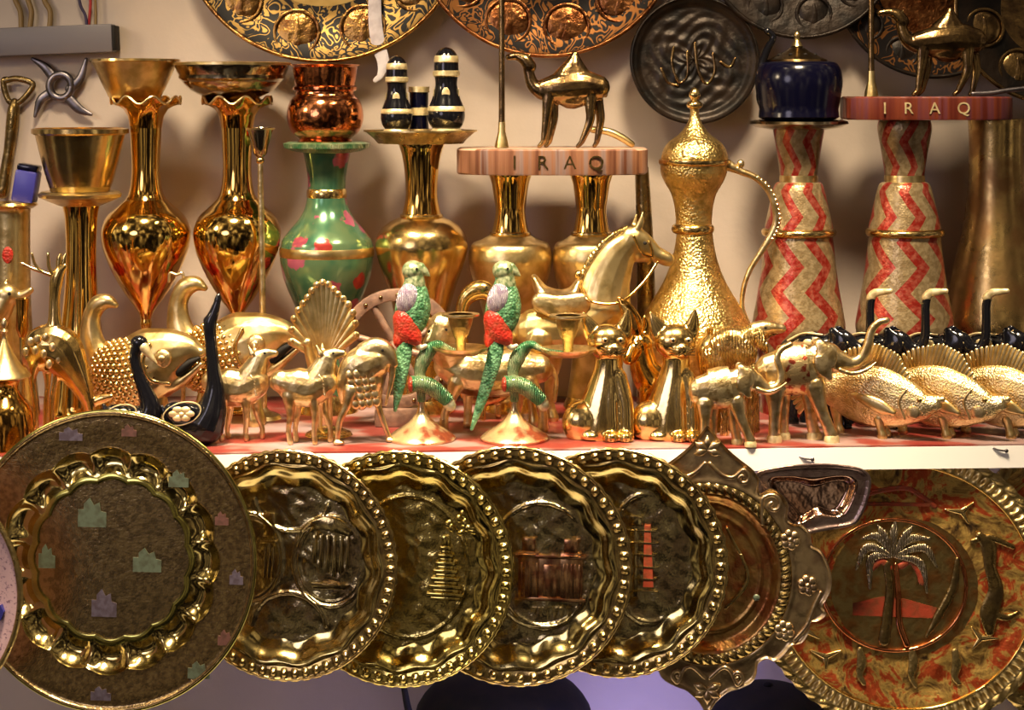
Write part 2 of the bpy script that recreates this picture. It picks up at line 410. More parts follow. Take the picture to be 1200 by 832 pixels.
F.add('neck_ring', F.mb().lathe(383, [(22, 221), (23.5, 223), (23.5, 230), (23, 232)]), 'gold')
F.add('shoulder', F.mb().lathe(383, [(23, 231), (26, 244), (33, 257), (44, 270), (52, 281), (54.5, 290)], sm=3), 'green_flower')
F.add('body_band', F.mb().lathe(383, [(54.5, 289), (55.5, 292), (55.5, 298), (54.8, 300)]), 'gold_satin')
F.add('body', F.mb().lathe(383, [(54.8, 299), (54, 310), (50, 327), (43, 345), (34, 366), (27, 390), (24, 420), (28, e - 20)], sm=3), 'green_flower')
F.add('foot', F.mb().lathe(383, [(28, e - 21), (36, e - 6), (37, e)]), 'gold')

F = Fig('copper_pot', 'round-bellied reddish copper pot standing on the green enamel vase', 'pot', 381, .25, 167.5)
F.add('neck', F.mb().lathe(381, hollow([(42, 76), (38, 79), (36.5, 92), (34.5, 103), (34, 108)], 3)), 'copper')
F.add('body', F.mb().lathe(381, [(34, 107), (35, 112), (41, 118), (44.5, 130), (44.5, 142), (40, 154), (34, 159), (30, 163), (31, 167), (0, 167)], sm=2), 'copper')
F.add('band', F.mb().lathe(381, [(35, 100), (37.5, 102), (37.5, 105), (35, 107)]), 'copper', label='raised copper band under the neck')

def round_vase(cx, Y, label, w, top, ring, wide, e_=None, mat='gold_satin', group=None, nk=19):
    F = Fig('brass_vase', label, 'vase', cx, Y)
    e = F.py0
    F.add('neck', F.mb().lathe(cx, hollow([(nk + 7, top), (nk + 3, top + 12), (nk, top + 32), (nk - 1.5, ring - 24), (nk + 1, ring - 8), (nk + 3, ring)], 2), sm=2), 'gold_smooth')
    F.add('neck_ring', F.mb().lathe(cx, [(nk + 2.5, ring - 1), (nk + 5, ring), (nk + 5.5, ring + 2), (nk + 4.5, ring + 4)]), 'gold')
    F.add('body', F.mb().lathe(cx, [(nk + 4.5, ring + 3), (w * .70, ring + 9), (w * .92, wide - 14), (w, wide), (w * .985, wide + 10), (w * .9, wide + 28), (w * .74, wide + 52), (w * .58, wide + 85), (w * .5, wide + 120), (w * .62, e - 15)], sm=4, seg=96), mat)
    F.add('foot', F.mb().lathe(cx, [(w * .62, e - 16), (w * .72, e - 5), (w * .72, e)]), 'gold')
    return F
round_vase(494, .25, 'wide-shouldered brass vase carrying the tray with the two black shakers', 54, 169, 251, 285, nk=20, mat='gold')
round_vase(598, .262, 'round brass vase under the left half of the wood slab with the camel', 49, 203, 272, 300, nk=19)
round_vase(693, .262, 'round brass vase under the right half of the wood slab with the camel', 46, 203, 272, 300, nk=19)

F = Fig('small_tray', 'thin flared brass tray holding the black salt and pepper shakers', 'tray', 493, .25, 169)
F.add('dish', F.mb().lathe(493, [(0, 160), (52, 158), (62, 153), (66, 153), (60, 158), (54, 163), (50, 168), (0, 169)]), 'old')
F.add('edge', F.mb().lathe(493, [(63.5, 152.3), (66.5, 152.3), (66.5, 154.2), (63.5, 154.2)], cap=False), 'gold_satin')

def shaker(cx, y0, y1, w, label):
    F = Fig('salt_shaker', label, 'shaker', cx, .235, y1)
    h = y1 - y0
    def Y_(t): return y0 + h * t
    F.add('dome', F.mb().lathe(cx, [(0, Y_(0)), (w * .3, Y_(.02)), (w * .55, Y_(.08)), (w * .64, Y_(.17)), (w * .66, Y_(.29))], sm=2), 'black')
    F.add('dome_band', F.mb().lathe(cx, [(w * .60, Y_(.10)), (w * .63, Y_(.11)), (w * .67, Y_(.17)), (w * .64, Y_(.18))]), 'white_gold', label='gold band')
    F.add('collar', F.mb().lathe(cx, [(w * .64, Y_(.27)), (w * .72, Y_(.28)), (w * .72, Y_(.33)), (w * .62, Y_(.345))]), 'white_gold', label='gold collar')
    F.add('body', F.mb().lathe(cx, [(w * .62, Y_(.34)), (w * .58, Y_(.44)), (w * .70, Y_(.56)), (w * .94, Y_(.70)), (w, Y_(.80)), (w * .88, Y_(.89)), (w * .7, Y_(.94))], sm=3), 'black')
    F.add('gold_band', F.mb().lathe(cx, [(w * .93, Y_(.68)), (w * .985, Y_(.70)), (w * 1.01, Y_(.73)), (w * .97, Y_(.745))]), 'white_gold', label='gold band')
    F.add('foot', F.mb().lathe(cx, [(w * .7, Y_(.93)), (w * .82, Y_(.955)), (w * .84, Y_(1))]), 'white_gold', label='gold foot')
    for i in range(7):
        a = -PI / 2 + (i - 3) * .75
        r = w * .66
        F.add('gold_flower', MB(F).ell(cx + r * math.cos(a), Y_(.54), w * .2 * abs(math.sin(a)) + .5, w * .34, w * .2 * abs(math.cos(a)) + .8, dy=r * math.sin(a) + .4), 'white_gold', label='gold painted flower') if i in (1, 3, 5) else None
    return F
shaker(465, 65, 157, 19, 'smaller black and gold shaker at the left of the tray')
shaker(523, 55, 157, 22, 'larger black and gold shaker at the right of the tray')
F = Fig('toothpick_cup', 'small dark blue cup with gold bands between the two shakers', 'cup', 491, .262, 158.5)
F.add('cup', F.mb().lathe(491, hollow([(11.5, 104), (11, 115), (11, 140), (12, 158), (0, 158)], 2)), 'navy')
for a, b_ in ((101.5, 108), (126, 135), (151, 158)):
    F.add('gold_band', F.mb().lathe(491, [(11, a), (12.4, a), (12.4, b_), (11, b_)]), 'white_gold', label='gold band')

# wood slabs
def wood_mat(name, a, b2, top, c3=(.26, .16, .16)):
    m, nt, b = newmat(name); b.inputs['Roughness'].default_value = .42
    vec = coord(nt, (1, 1, .03))
    n = nd(nt, 'ShaderNodeTexNoise'); n.inputs['Scale'].default_value = 60; n.inputs['Detail'].default_value = 4; nt.links.new(vec, n.inputs['Vector'])
    side = ramp(nt, n.outputs['Fac'], [(.36, a), (.5, b2), (.58, c3), (.66, a)])
    ge = nd(nt, 'ShaderNodeNewGeometry'); sp = nd(nt, 'ShaderNodeSeparateXYZ'); nt.links.new(ge.outputs['True Normal'], sp.inputs[0])
    mx = nd(nt, 'ShaderNodeMix', data_type='RGBA'); gt = nd(nt, 'ShaderNodeMath', operation='GREATER_THAN'); gt.inputs[1].default_value = .8
    nt.links.new(sp.outputs['Z'], gt.inputs[0]); nt.links.new(gt.outputs[0], mx.inputs[0]); nt.links.new(side, mx.inputs[6]); mx.inputs[7].default_value = (*top, 1)
    nt.links.new(mx.outputs[2], b.inputs['Base Color'])
    bump_chain(nt, b, [('noise', 70, .002)], vec)
    return m
M['slab_wood'] = wood_mat('bark edged wood', (.10, .035, .018), (.22, .10, .055), (.40, .25, .18), (.20, .14, .13))
M['slab_red'] = wood_mat('dark red wood', (.09, .012, .006), (.15, .03, .012), (.08, .03, .02), (.12, .03, .04))
def slab(cx, w, d, y0, y1, Y, label, mat, name, letters):
    F = Fig(name, label, 'wooden base', cx, Y, y1)
    def oval(a, r, py):
        # superellipse in plan
        c, s_ = math.cos(a), math.sin(a); k = (abs(c) ** 5 + abs(s_) ** 5) ** (-1 / 5) if True else 1
        return r * k, py
    mbb = F.mb(); rows = []
    for r, py in ((0, y0), (.97, y0), (1, y0 + 2), (1.0, y1 - 2), (.985, y1), (0, y1)):
        row = []
        for j in range(96):
            a = 2 * PI * j / 96; c, s_ = math.cos(a), math.sin(a); k = (abs(c) ** 3.4 + abs(s_) ** 3.4) ** (-1 / 3.4)
            wv = 1 + .012 * math.sin(9 * a + 1)
            row.append(mbb.L(cx + w * r * k * c * wv, py, d * r * k * s_ * wv))
        rows.append(row)
    mbb.addgrid(rows)
    body = F.add('slice', mbb, mat, sharp=35)
    return F
F = slab(647, 111, 62, 173, 203, .245, 'pale wooden slice base with bark edge lettered IRAQ under the walking camel', 'slab_wood', 'wooden_slice_base', 1)
for t, px in (('I', 603), ('R', 635), ('A', 666), ('Q', 696)):
    text_mesh(F, 'letter', t, px, 189, -61.5, 22, 'old_dark', depth=1.2, label='carved letter ' + t)
F = slab(1085, 97, 55, 113, 140, .235, 'dark red wooden base with gold letters IRAQ under the second camel', 'slab_red', 'wooden_slice_base', 1)
for t, px in (('I', 1026), ('R', 1053), ('A', 1083), ('Q', 1116)):
    text_mesh(F, 'letter', t, px, 127, -55, 19, 'white_gold', depth=1.0, label='gold letter ' + t)

for px, Y, py, lb in ((588, .215, 173, 'brass pole standing on the pale wood slice left of the camel'), (1021, .21, 113, 'dark brass pole standing on the red base left of the second camel')):
    F = Fig('palm_pole', lb, 'pole', px, Y, py)
    F.add('shaft', F.mb().tube([(px, py - 10, 4.2), (px, py - 40, 3.6), (px, -20, 3.2), (px, -70, 3)], round_=False, sub=2), 'bronze')
    F.add('foot', F.mb().lathe(px, [(4, py - 30), (4.5, py - 18), (7.5, py - 6), (8.5, py)]), 'gold_satin')
    F.add('ball_top', F.mb().ell(px, -74, 6, 7, 6), 'bronze')
F = Fig('dark_brass_tube', 'narrow dark brass tube standing behind the right end of the camel slab', 'tube', 756, .31)
F.add('tube', F.mb().tube([(752, 196, 8), (755, 260, 9.5), (757, 330, 10.5), (758, F.py0, 12)], round_=False), 'old_dark')

# camels -------------------------------------------------------------
def camel(label, Y, tf, py0, x0, mat, name='camel_figurine'):
    F = Fig(name, label, 'camel figurine', x0, Y, py0)
    def T(pts): return [(tf(p[0], p[1])[0], tf(p[0], p[1])[1], *p[2:]) for p in pts]
    mb = F.mb()
    mb.tube(T([(596, 65, 4), (606, 64, 5.4), (615, 68, 7.5), (621, 76, 8)]))            # head
    mb.tube(T([(618, 72, 6), (620, 84, 6.5), (625, 98, 8), (636, 106, 10), (648, 104, 12)]))  # neck
    mb.tube(T([(640, 103, 14, 11), (660, 100, 19, 15), (682, 98, 19, 15), (700, 100, 15, 12)]))
    mb.tube(T([(671, 96, 30, 14), (672, 84, 22, 11), (673, 72, 12, 8), (674, 62, 4.5, 4)]))
    mb.tube(T([(704, 96, 5), (711, 106, 2), (710, 112, 1.2)]))
    for dy, (ax, ay), (kx, ky), (fx, fy), (hx, hy) in ((-6, (643, 110), (640, 138), (637, 163), (632, 168)), (6, (648, 110), (649, 138), (644, 163), (640, 168)),
                                   (-6, (692, 106), (691, 140), (682, 163), (677, 168)), (6, (699, 104), (704, 138), (700, 163), (697, 168))):
        mb.tube(T([(ax, ay, 8, 5, dy), ((ax + kx) / 2, (ay + ky) / 2, 6.5, 4.6, dy), (kx, ky, 5.2, 4, dy), (fx, fy, 3.6, 3.4, dy)]))
        mb.tube(T([(fx, fy + 1, 3.2, 3, dy), (hx, hy + 1, 2.8, 3.2, dy)]), sub=1)
    mb.cone(*tf(618, 68), 2.2, *tf(622, 60), dy=-3)
    mb.cone(*tf(618, 68), 2.2, *tf(622, 60), dy=3)
    F.add('body', mb, mat, vox=1.1, smooth=3)
    F.add('eye', F.mb().ell(*tf(609, 65), 1.2, 1.2, .8, dy=-4.8).ell(*tf(609, 65), 1.2, 1.2, .8, dy=4.8), 'blackdull')
    F.add('saddle_blanket', F.mb().tube(T([(650, 92, 16, 16.2), (668, 93, 22, 15.5), (686, 93, 17, 15)]), round_=False), mat, vox=1.1, smooth=2) if False else None
    return F
camel('dark brass camel walking left on the pale wood slice, in front of the wall', .23, lambda x, y: (x, y + 2), 173.5, 655, 'bronze')
camel('brass camel walking left on the dark red base at upper right', .225, lambda x, y: (1028 + (x - 593) * 1.06, 6 + (y - 55) * .915), 113.3, 1100, 'bronze')
F = Fig('curved_rod', 'short curved brass rod lying behind the hind legs of the left camel', 'rod', 715, .25, 173)
F.add('rod', F.mb().tube([(695, 152, 4), (712, 154, 4.5), (728, 161, 4.5), (740, 169, 4)]), 'gold_satin')

# dallah ---------------------------------------------------------------
F = Fig('coffee_pot', 'tall engraved brass coffee pot with a domed lid and long curved handle', 'coffee pot', 814, .20)
e = F.py0; c = 814
lid = F.add('lid', F.mb().lathe(c, [(0, 125), (5, 125), (5, 134), (8, 143), (13, 151), (19, 158), (30, 166), (36, 174), (39, 184), (39, 187)], sm=2), 'engraved')
F.add('finial', F.mb().lathe(c, [(0, 102), (4, 104), (6.5, 109), (6.5, 113), (4, 117), (7, 119), (9.5, 122), (8.5, 126), (5, 128)], sm=2), 'gold', parent=lid)
F.add('rim_ring', F.mb().lathe(c, [(39, 186), (42, 187), (42.5, 190), (41, 193), (39, 194)]), 'gold')
F.add('neck', F.mb().lathe(c - 1, [(39, 193), (38.5, 203), (34, 214), (27, 226), (23, 240), (21.5, 253), (21, 263)], sm=3), 'engraved')
F.add('neck_ring', F.mb().lathe(c - 2, [(21, 262), (24, 264), (25, 268), (24, 272), (21, 274)], sm=2), 'gold')
F.add('body', F.mb().lathe(c, [(21, 273), (23, 288), (27, 306), (34, 325), (43, 342), (54, 360), (63, 378), (66, 392), (65, 410), (59, 432), (52, 452), (50, e - 14)], sm=4, seg=96), 'engraved')
F.add('foot', F.mb().lathe(c, [(50, e - 15), (54, e - 8), (57, e)]), 'gold')
hd = F.add('handle', F.mb().tube([(852, 193, 7, 4), (866, 200, 4.5, 4), (885, 208, 4, 4), (900, 222, 4.2, 4), (908, 240, 4.5, 4), (910, 260, 4.5, 4), (904, 276, 4.5, 4), (890, 298, 3.6, 4), (878, 318, 3.2, 4), (871, 340, 3, 4), (870, 362, 3, 4), (878, 384, 4, 4)], sub=8), 'gold_pale')
mb = F.mb()
for i, t in enumerate(np.linspace(0, 1, 16)):
    pts = [(885, 208), (896, 217), (904, 229), (909, 243), (911, 257), (908, 270), (902, 280)]
    k = t * (len(pts) - 1); a = int(min(k, len(pts) - 2)); u = k - a
    x, y = pts[a][0] * (1 - u) + pts[a + 1][0] * u, pts[a][1] * (1 - u) + pts[a + 1][1] * u
    mb.ell(x + 2.5, y - 1, 2.6, 2.6, 4.6, seg=10, rings=6)
F.add('beading', mb, 'gold_pale', parent=hd, label='row of beads along the handle')
F.add('thumb_knob', F.mb().ell(868, 192, 4.5, 5, 4).ell(864, 198, 4, 4, 4), 'gold_pale')
F.add('spout', F.mb().tube([(779, 205, 10, 9), (766, 198, 6, 7), (756, 186, 3, 4)], sub=3), 'engraved', vox=1.2) if False else None

# zigzag vases ------------------------------------------------------------
def zigzag(phase, n):
    m, nt, b = newmat('red and gold zigzag enamel'); b.inputs['Metallic'].default_value = .6; b.inputs['Roughness'].default_value = .3
    vec = coord(nt)
    sp = nd(nt, 'ShaderNodeSeparateXYZ'); nt.links.new(vec, sp.inputs[0])
    at = nd(nt, 'ShaderNodeMath', operation='ARCTAN2'); nt.links.new(sp.outputs['Y'], at.inputs[0]); nt.links.new(sp.outputs['X'], at.inputs[1])
    u = nd(nt, 'ShaderNodeMath', operation='MULTIPLY_ADD'); u.inputs[1].default_value = n / (2 * PI); u.inputs[2].default_value = phase + 20; nt.links.new(at.outputs[0], u.inputs[0])
    zz = nd(nt, 'ShaderNodeMath', operation='PINGPONG'); zz.inputs[1].default_value = .032; nt.links.new(sp.outputs['Z'], zz.inputs[0])
    add = nd(nt, 'ShaderNodeMath', operation='MULTIPLY_ADD'); add.inputs[1].default_value = 19; nt.links.new(zz.outputs[0], add.inputs[0]); nt.links.new(u.outputs[0], add.inputs[2])
    fr = nd(nt, 'ShaderNodeMath', operation='FRACT'); nt.links.new(add.outputs[0], fr.inputs[0])
    n1 = nd(nt, 'ShaderNodeTexNoise'); n1.inputs['Scale'].default_value = 150; nt.links.new(vec, n1.inputs['Vector'])
    red = ramp(nt, n1.outputs['Fac'], [(.4, (.30, .022, .014)), (.68, (.46, .12, .08))])
    gold = ramp(nt, n1.outputs['Fac'], [(.4, (.28, .20, .10)), (.62, (.42, .32, .18))])
    mk = ramp(nt, fr.outputs[0], [(.0, (0, 0, 0)), (.40, (1, 1, 1))], 'CONSTANT')
    mx = nd(nt, 'ShaderNodeMix', data_type='RGBA'); nt.links.new(mk, mx.inputs[0]); nt.links.new(red, mx.inputs[6]); nt.links.new(gold, mx.inputs[7])
    nt.links.new(mx.outputs[2], b.inputs['Base Color'])
    bump_chain(nt, b, [('voronoi', 350, .0003)], vec)
    return m
def zig_vase(c, Y, label, ph, k, x0_, disc):
    M['zz'] = zigzag(ph, 7)
    F = Fig('zigzag_vase', label, 'vase', c, Y)
    e = F.py0
    if disc: F.add('top_disc', F.mb().lathe(c, [(0, 142), (50, 140), (57, 142), (58, 145), (50, 149), (31, 152), (0, 152)]), 'silver')
    F.add('neck', F.mb().lathe(c, [(30, 141 if not disc else 151), (30 * k, 152), (25.5 * k, 178), (22.5 * k, 200), (22 * k, 206)], sm=2), 'zz')
    F.add('collar', F.mb().lathe(c, [(22 * k, 205), (22.5 * k, 208), (22.5 * k, 214), (23 * k, 216)]), 'gold_satin')
    F.add('shoulder', F.mb().lathe(c, [(23 * k, 213), (27 * k, 215), (30 * k, 222), (34 * k, 240), (38 * k, 258), (40 * k, 268)], sm=2), 'zz')
    F.add('body_ring', F.mb().lathe(c, [(40 * k, 267), (43 * k, 269), (44 * k, 272), (43 * k, 275), (40 * k, 277)]), 'gold')
    F.add('body', F.mb().lathe(c, [(39.5 * k, 276), (42 * k, 300), (45 * k, 325), (49 * k, 350), (53 * k, 372), (54 * k, 385), (50 * k, 405), (45 * k, 440), (44 * k, e - 12), (46 * k, e)], sm=3, seg=96), 'zz')
    return F
zig_vase(936, .25, 'red and gold zigzag vase under the dark blue kettle', .15, 1.0, 0, True)
zig_vase(1060, .24, 'red and gold zigzag vase under the dark red IRAQ base', .62, 1.05, 0, False)
F = Fig('flared_brass_vase', 'large plain golden brass vase with flared foot at the right edge', 'vase', 1168, .295)
e = F.py0
F.add('neck', F.mb().lathe(1168, hollow([(33, 141), (32, 160), (32, 200), (34, 232)], 2), sm=2), 'tarnished')
F.add('body', F.mb().lathe(1168, [(34, 231), (38, 260), (45, 292), (52, 325), (58, 358), (61, 380), (58, 410), (54, 440), (50, e - 10)], sm=3, seg=96), 'tarnished')
F.add('foot', F.mb().lathe(1168, [(50, e - 11), (56, e - 4), (56, e)]), 'gold')

# blue kettle on zigzag vase
F = Fig('dark_kettle', 'dark navy lidded kettle with a brass pierced lid on the left zigzag vase', 'kettle', 936, .235, 141)
F.add('body', F.mb().lathe(936, [(36, 72), (44, 74), (49, 82), (51, 96), (49, 112), (46, 128), (43, 140), (0, 141)], sm=3), 'navy')
ld = F.add('lid', F.mb().lathe(934, [(0, 52), (6, 54), (14, 60), (26, 66), (35, 70), (36, 73), (0, 73)]), 'bronze')
mb = F.mb()
for i in range(8):
    a = 2 * PI * i / 8 + .3; mb.ell(934 + 22 * math.cos(a), 64.3, 2.6, 1.6, 2.6, dy=22 * math.sin(a))
F.add('vent_hole', mb, 'blackdull', parent=ld)
F.add('lid_knob', F.mb().lathe(934, [(0, 36), (3, 38), (4, 42), (3, 46), (5, 50), (7, 54)], sm=2), 'gold_satin', parent=ld)
F.add('handle', F.mb().tube([(900, 100, 6, 8), (892, 82, 5, 7), (898, 60, 4.5, 6), (906, 44, 4, 6), (899, 36, 4, 5)], sub=5), 'black')
F.add('spout', F.mb().tube([(980, 120, 10, 9), (990, 112, 7, 7), (996, 98, 4, 4)], sub=4), 'navy') if False else None
F.add('side_bulge', F.mb().ell(902, 112, 16, 22, 16), 'black')

# ------------------------------------------------------------------ wall: trunking, wires, tools
F = Fig('cable_trunking', 'grey plastic cable trunking bar fixed to the wall at upper left', 'cable trunking', 60, WY - .018, 48)
F.root.rotation_euler[1] = math.radians(-2.2)
F.add('cover', F.mb().box(-60, 31, 134, 64, -13, 13), 'trunking', bevel=2)
F.add('end_cap', F.mb().box(134, 33, 138, 62, -15, 12), 'blackdull', bevel=1)
wires = [('wire_yellow', [(14, -20), (18, 0), (24, 14), (25, 34)], 'left yellowed cable running into the top of the grey trunking'),
         ('wire_yellow', [(30, -20), (33, 0), (37, 14), (35, 34)], 'second yellowed cable running into the grey trunking'),
         ('wire_yellow', [(50, -20), (52, 0), (59, 14), (58, 34)], 'brownish cable in the middle entering the grey trunking'),
         ('wire_dark', [(90, -20), (94, 5), (100, 18), (102, 32)], 'thin dark cable at the right end of the trunking'),
         ('wire_red', [(108, -20), (106, 0), (106, 6), (104, 30)], 'red-topped cable at the right end of the trunking'),
         ('wire_yellow', [(110, -20), (112, 10), (112, 30)], 'rightmost yellow cable entering the grey trunking')]
for i, (mt, pts, lb) in enumerate(wires):
    F = Fig('cable', lb, 'cable', pts[0][0], WY - .008 - .004 * (i % 2), 0)
    r = 3.2 if i < 3 else 1.8
    F.add('cable', F.mb().tube([(x, y, r) for x, y in pts]), mt)
F = Fig('hanging_bottle_opener', 'brown metal bottle opener with triangular loop hanging on the wall at left', 'bottle opener', 16, WY - .012, 160)
mb = F.mb(); P = [(4, 95), (20, 92), (38, 98), (34, 108), (22, 120), (12, 120), (6, 108), (4, 95), (8, 93)]
mb.tube([(x, y, 3.6, 3) for x, y in P], sub=4)
F.add('loop', mb, 'old_dark')
F.add('shaft', F.mb().tube([(17, 120, 5), (16, 130, 7.5), (14, 150, 7.5), (11, 175, 6.5), (7, 200, 7), (3, 225, 8)]), 'old_dark')
F = Fig('mincer_blade', 'grey steel four-armed mincer blade hanging on the wall above the bucket', 'blade', 71, WY - .012, 101)
mb = F.mb()
for j in range(33):
    pass
ring = []
for j in range(13):
    a = 2 * PI * j / 12; ring.append((71 + 13 * math.cos(a), 101 - 14 * math.sin(a), 4.6, 5))
mb.tube(ring, sub=3)
F.add('hub', mb, 'steel')
for lab, pts in (('arm', [(62, 90, 6, 3), (52, 78, 5, 2.5), (38, 69, 2, 1.5)]), ('arm', [(82, 104, 6, 3), (94, 92, 5, 2.5), (101, 70, 2.5, 1.5)]),
                 ('arm', [(57, 110, 6, 3), (47, 118, 5, 2.5), (41, 136, 2, 1.5)]), ('arm', [(80, 115, 6, 3), (93, 128, 5.5, 2.5), (107, 134, 2, 1.5)])):
    F.add(lab, F.mb().tube(pts), 'steel')
F = Fig('white_ribbon', 'white cloth ribbon dangling over the rim of the left black and gold wall plate', 'ribbon', 440, .318, 40)
F.add('ribbon', F.mb().tube([(439, -25, 7, 1), (439, 0, 7.5, 1), (440, 30, 8, 1), (444, 55, 8, 1), (449, 72, 7, 1), (446, 88, 4, 1), (440, 94, 3, 1)], sub=6), 'ribbon')

# ------------------------------------------------------------------ plates
def sstep(x): x = np.clip(x, 0, 1); return x * x * (3 - 2 * x)
def polar(F, name, mat, hf, r0, r1, nr, nt_, thick=1.6, label=None, parent=None, ex=1.0, ez=1.0):
    th = np.linspace(0, 2 * PI, nt_, endpoint=False); t = np.linspace(0, 1, nr)
    R0 = r0(th) if callable(r0) else np.full(nt_, float(max(r0, .05))); R1 = r1(th) if callable(r1) else np.full(nt_, float(r1))
    rho = R0[None] + (R1 - R0)[None] * t[:, None]; TH = np.broadcast_to(th[None], rho.shape)
    h = hf(rho, TH)
    X = rho * np.cos(TH) * ex * F.s; Z = rho * np.sin(TH) * ez * F.s; Yv = -h * F.s
    V = np.stack([X, Yv, Z], -1).reshape(-1, 3)
    i = np.arange(nr - 1)[:, None]; j = np.arange(nt_)[None]; k = (j + 1) % nt_
    Fc = np.stack([i * nt_ + j, i * nt_ + k, (i + 1) * nt_ + k, (i + 1) * nt_ + j], -1).reshape(-1, 4)
    back = V.copy(); back[:, 1] += thick * F.s
    nV = len(V)
    Fb = Fc[:, ::-1] + nV
    jj = np.arange(nt_); kk = (jj + 1) % nt_; o_ = (nr - 1) * nt_
    side = np.stack([o_ + jj, o_ + kk, nV + o_ + kk, nV + o_ + jj], -1)
    side2 = np.stack([jj, nV + jj, nV + kk, kk], -1)
    V = np.concatenate([V, back]); A = np.concatenate([Fc, Fb, side, side2])
    me = bpy.data.meshes.new(name); me.from_pydata(V.tolist(), [], A.tolist())
    me.materials.append(M[mat] if isinstance(mat, str) else mat)
    bm = bmesh.new(); bm.from_mesh(me); bmesh.ops.recalc_face_normals(bm, faces=bm.faces); bm.to_mesh(me); bm.free()
    me.shade_smooth(); me.set_sharp_from_angle(angle=math.radians(60))
    ob = bpy.data.objects.new(name, me); COL.objects.link(ob); ob.parent = parent or F.root
    if label: ob['label'] = label
    if not parent: F.kids.append(ob)
    return ob

M['rim_engraved'] = metal('dull engraved brass', (.46, .33, .15), (.28, .19, .09), .24, 150, [('edge', 170, .0005), ('noise', 260, .0003)], .42, .6)
M['centre_engraved'] = metal('brown engraved brass', (.42, .31, .15), (.25, .18, .09), .26, 160, [('edge', 200, .0005), ('noise', 300, .0003)], .42, .6)
M['olive_edge'] = metal('yellow green brass', (.55, .50, .14), (.40, .34, .09), .18, 60)
M['flute'] = metal('shiny tray brass', (.66, .53, .22), (.46, .35, .13), .14, 40, [('noise', 60, .0003)])
M['tray'] = metal('pressed brass', (.58, .47, .22), (.40, .30, .14), .15, 45, [('noise', 70, .0006)])
M['tray_b'] = metal('pressed yellow brass', (.66, .52, .16), (.48, .36, .10), .14, 45, [('noise', 70, .0005)])
M['tray_floor'] = metal('pressed brass floor', (.45, .38, .20), (.30, .22, .12), .2, 45, [('noise', 90, .0012), ('noise', 240, .0004)])
M['tray_floor_b'] = metal('pressed yellow floor', (.56, .45, .16), (.38, .28, .08), .2, 45, [('noise', 90, .0012), ('noise', 240, .0004)])
M['bead'] = metal('worn brass rim', (.52, .38, .14), (.30, .20, .08), .22, 60)
M['teal'] = metal('muted teal enamel', (.11, .14, .10), (.08, .09, .06), .35, 150, metallic=.4)
M['lav'] = metal('muted lilac enamel', (.12, .10, .14), (.08, .06, .08), .35, 150, metallic=.4)
M['mauve'] = metal('muted red enamel', (.15, .07, .06), (.10, .05, .04), .35, 150, metallic=.4)

# big engraved tray at left
F = Fig('engraved_platter', 'large round engraved brass platter with scalloped well hanging at lower left', 'platter', 128, -.105, 657, yaw=-5, pitch=-3)
R = 174
def lobe(th): return 126 + 6 * np.abs(np.cos(8 * th))
def inner(th): return 96 + 4 * np.abs(np.cos(8 * th + PI / 2 * 0))
polar(F, 'rim', 'rim_engraved', lambda r, t: 3 * np.exp(-((r - 172) / 2.2) ** 2) - 1.5 * np.exp(-((r - 140) / 2) ** 2) * 0 + 1.2 * sstep((r - 132) / 30), lobe, R, 40, 480)
polar(F, 'rim_edge', 'olive_edge', lambda r, t: 3.5 * np.ones_like(r) - ((r - 173.5) / 2.5) ** 2, 171, 176, 8, 240)
def hw(r, t):
    u = (r - inner(t)) / (lobe(t) - inner(t))
    fl = 1 - np.abs(np.sin(8 * t)) ** 6
    return -8 * (1 - u) - 11 * np.sin(np.clip(u, 0, 1) * PI) * (.4 + .6 * fl) + 1.5 * np.exp(-((u - 1) / .06) ** 2)
polar(F, 'fluted_well', 'flute', hw, inner, lobe, 40, 640)
polar(F, 'centre_edge', 'olive_edge', lambda r, t: -8 + 1.5 * np.cos((r - inner(t) + 4) / 5 * 1.4), lambda t: inner(t) - 7, lambda t: inner(t) + 1, 10, 480)
polar(F, 'centre_panel', 'centre_engraved', lambda r, t: -9.5 + 0 * r, 0, lambda t: inner(t) - 6, 20, 240)
def castle(F, px, py, w, h, mat, dy):
    mb = F.mb()
    o_ = [(px - w, py + h), (px - w, py - h * .2), (px - w * .6, py - h * .2), (px - w * .6, py - h * .6), (px - w * .2, py - h), (px + w * .1, py - h * .5), (px + w * .5, py - h * .7), (px + w * .6, py - h * .1), (px + w, py), (px + w, py + h)]
    mb.prism(o_, dy - .8, dy + .3)
    return F.add('enamel_motif', mb, mat, label='small muted enamel building motif')
for px, py, w, h, mt, dy in ((104, 603, 17, 17, 'teal', 9.1), (171, 657, 17, 14, 'teal', 9.1), (120, 708, 15, 16, 'lav', 9.1), (50, 655, 10, 14, 'teal', 9.1),
                            (80, 510, 14, 8, 'lav', -1.4), (210, 560, 12, 10, 'teal', -1.4), (280, 672, 8, 9, 'lav', -1.4), (237, 780, 13, 10, 'teal', -1.4), (121, 810, 12, 8, 'lav', -1.4), (268, 742, 9, 9, 'mauve', -1.4), (262, 605, 8, 8, 'mauve', -1.4), (150, 505, 9, 7, 'mauve', -1.4)):
    castle(F, px, py, w, h, mt, dy)
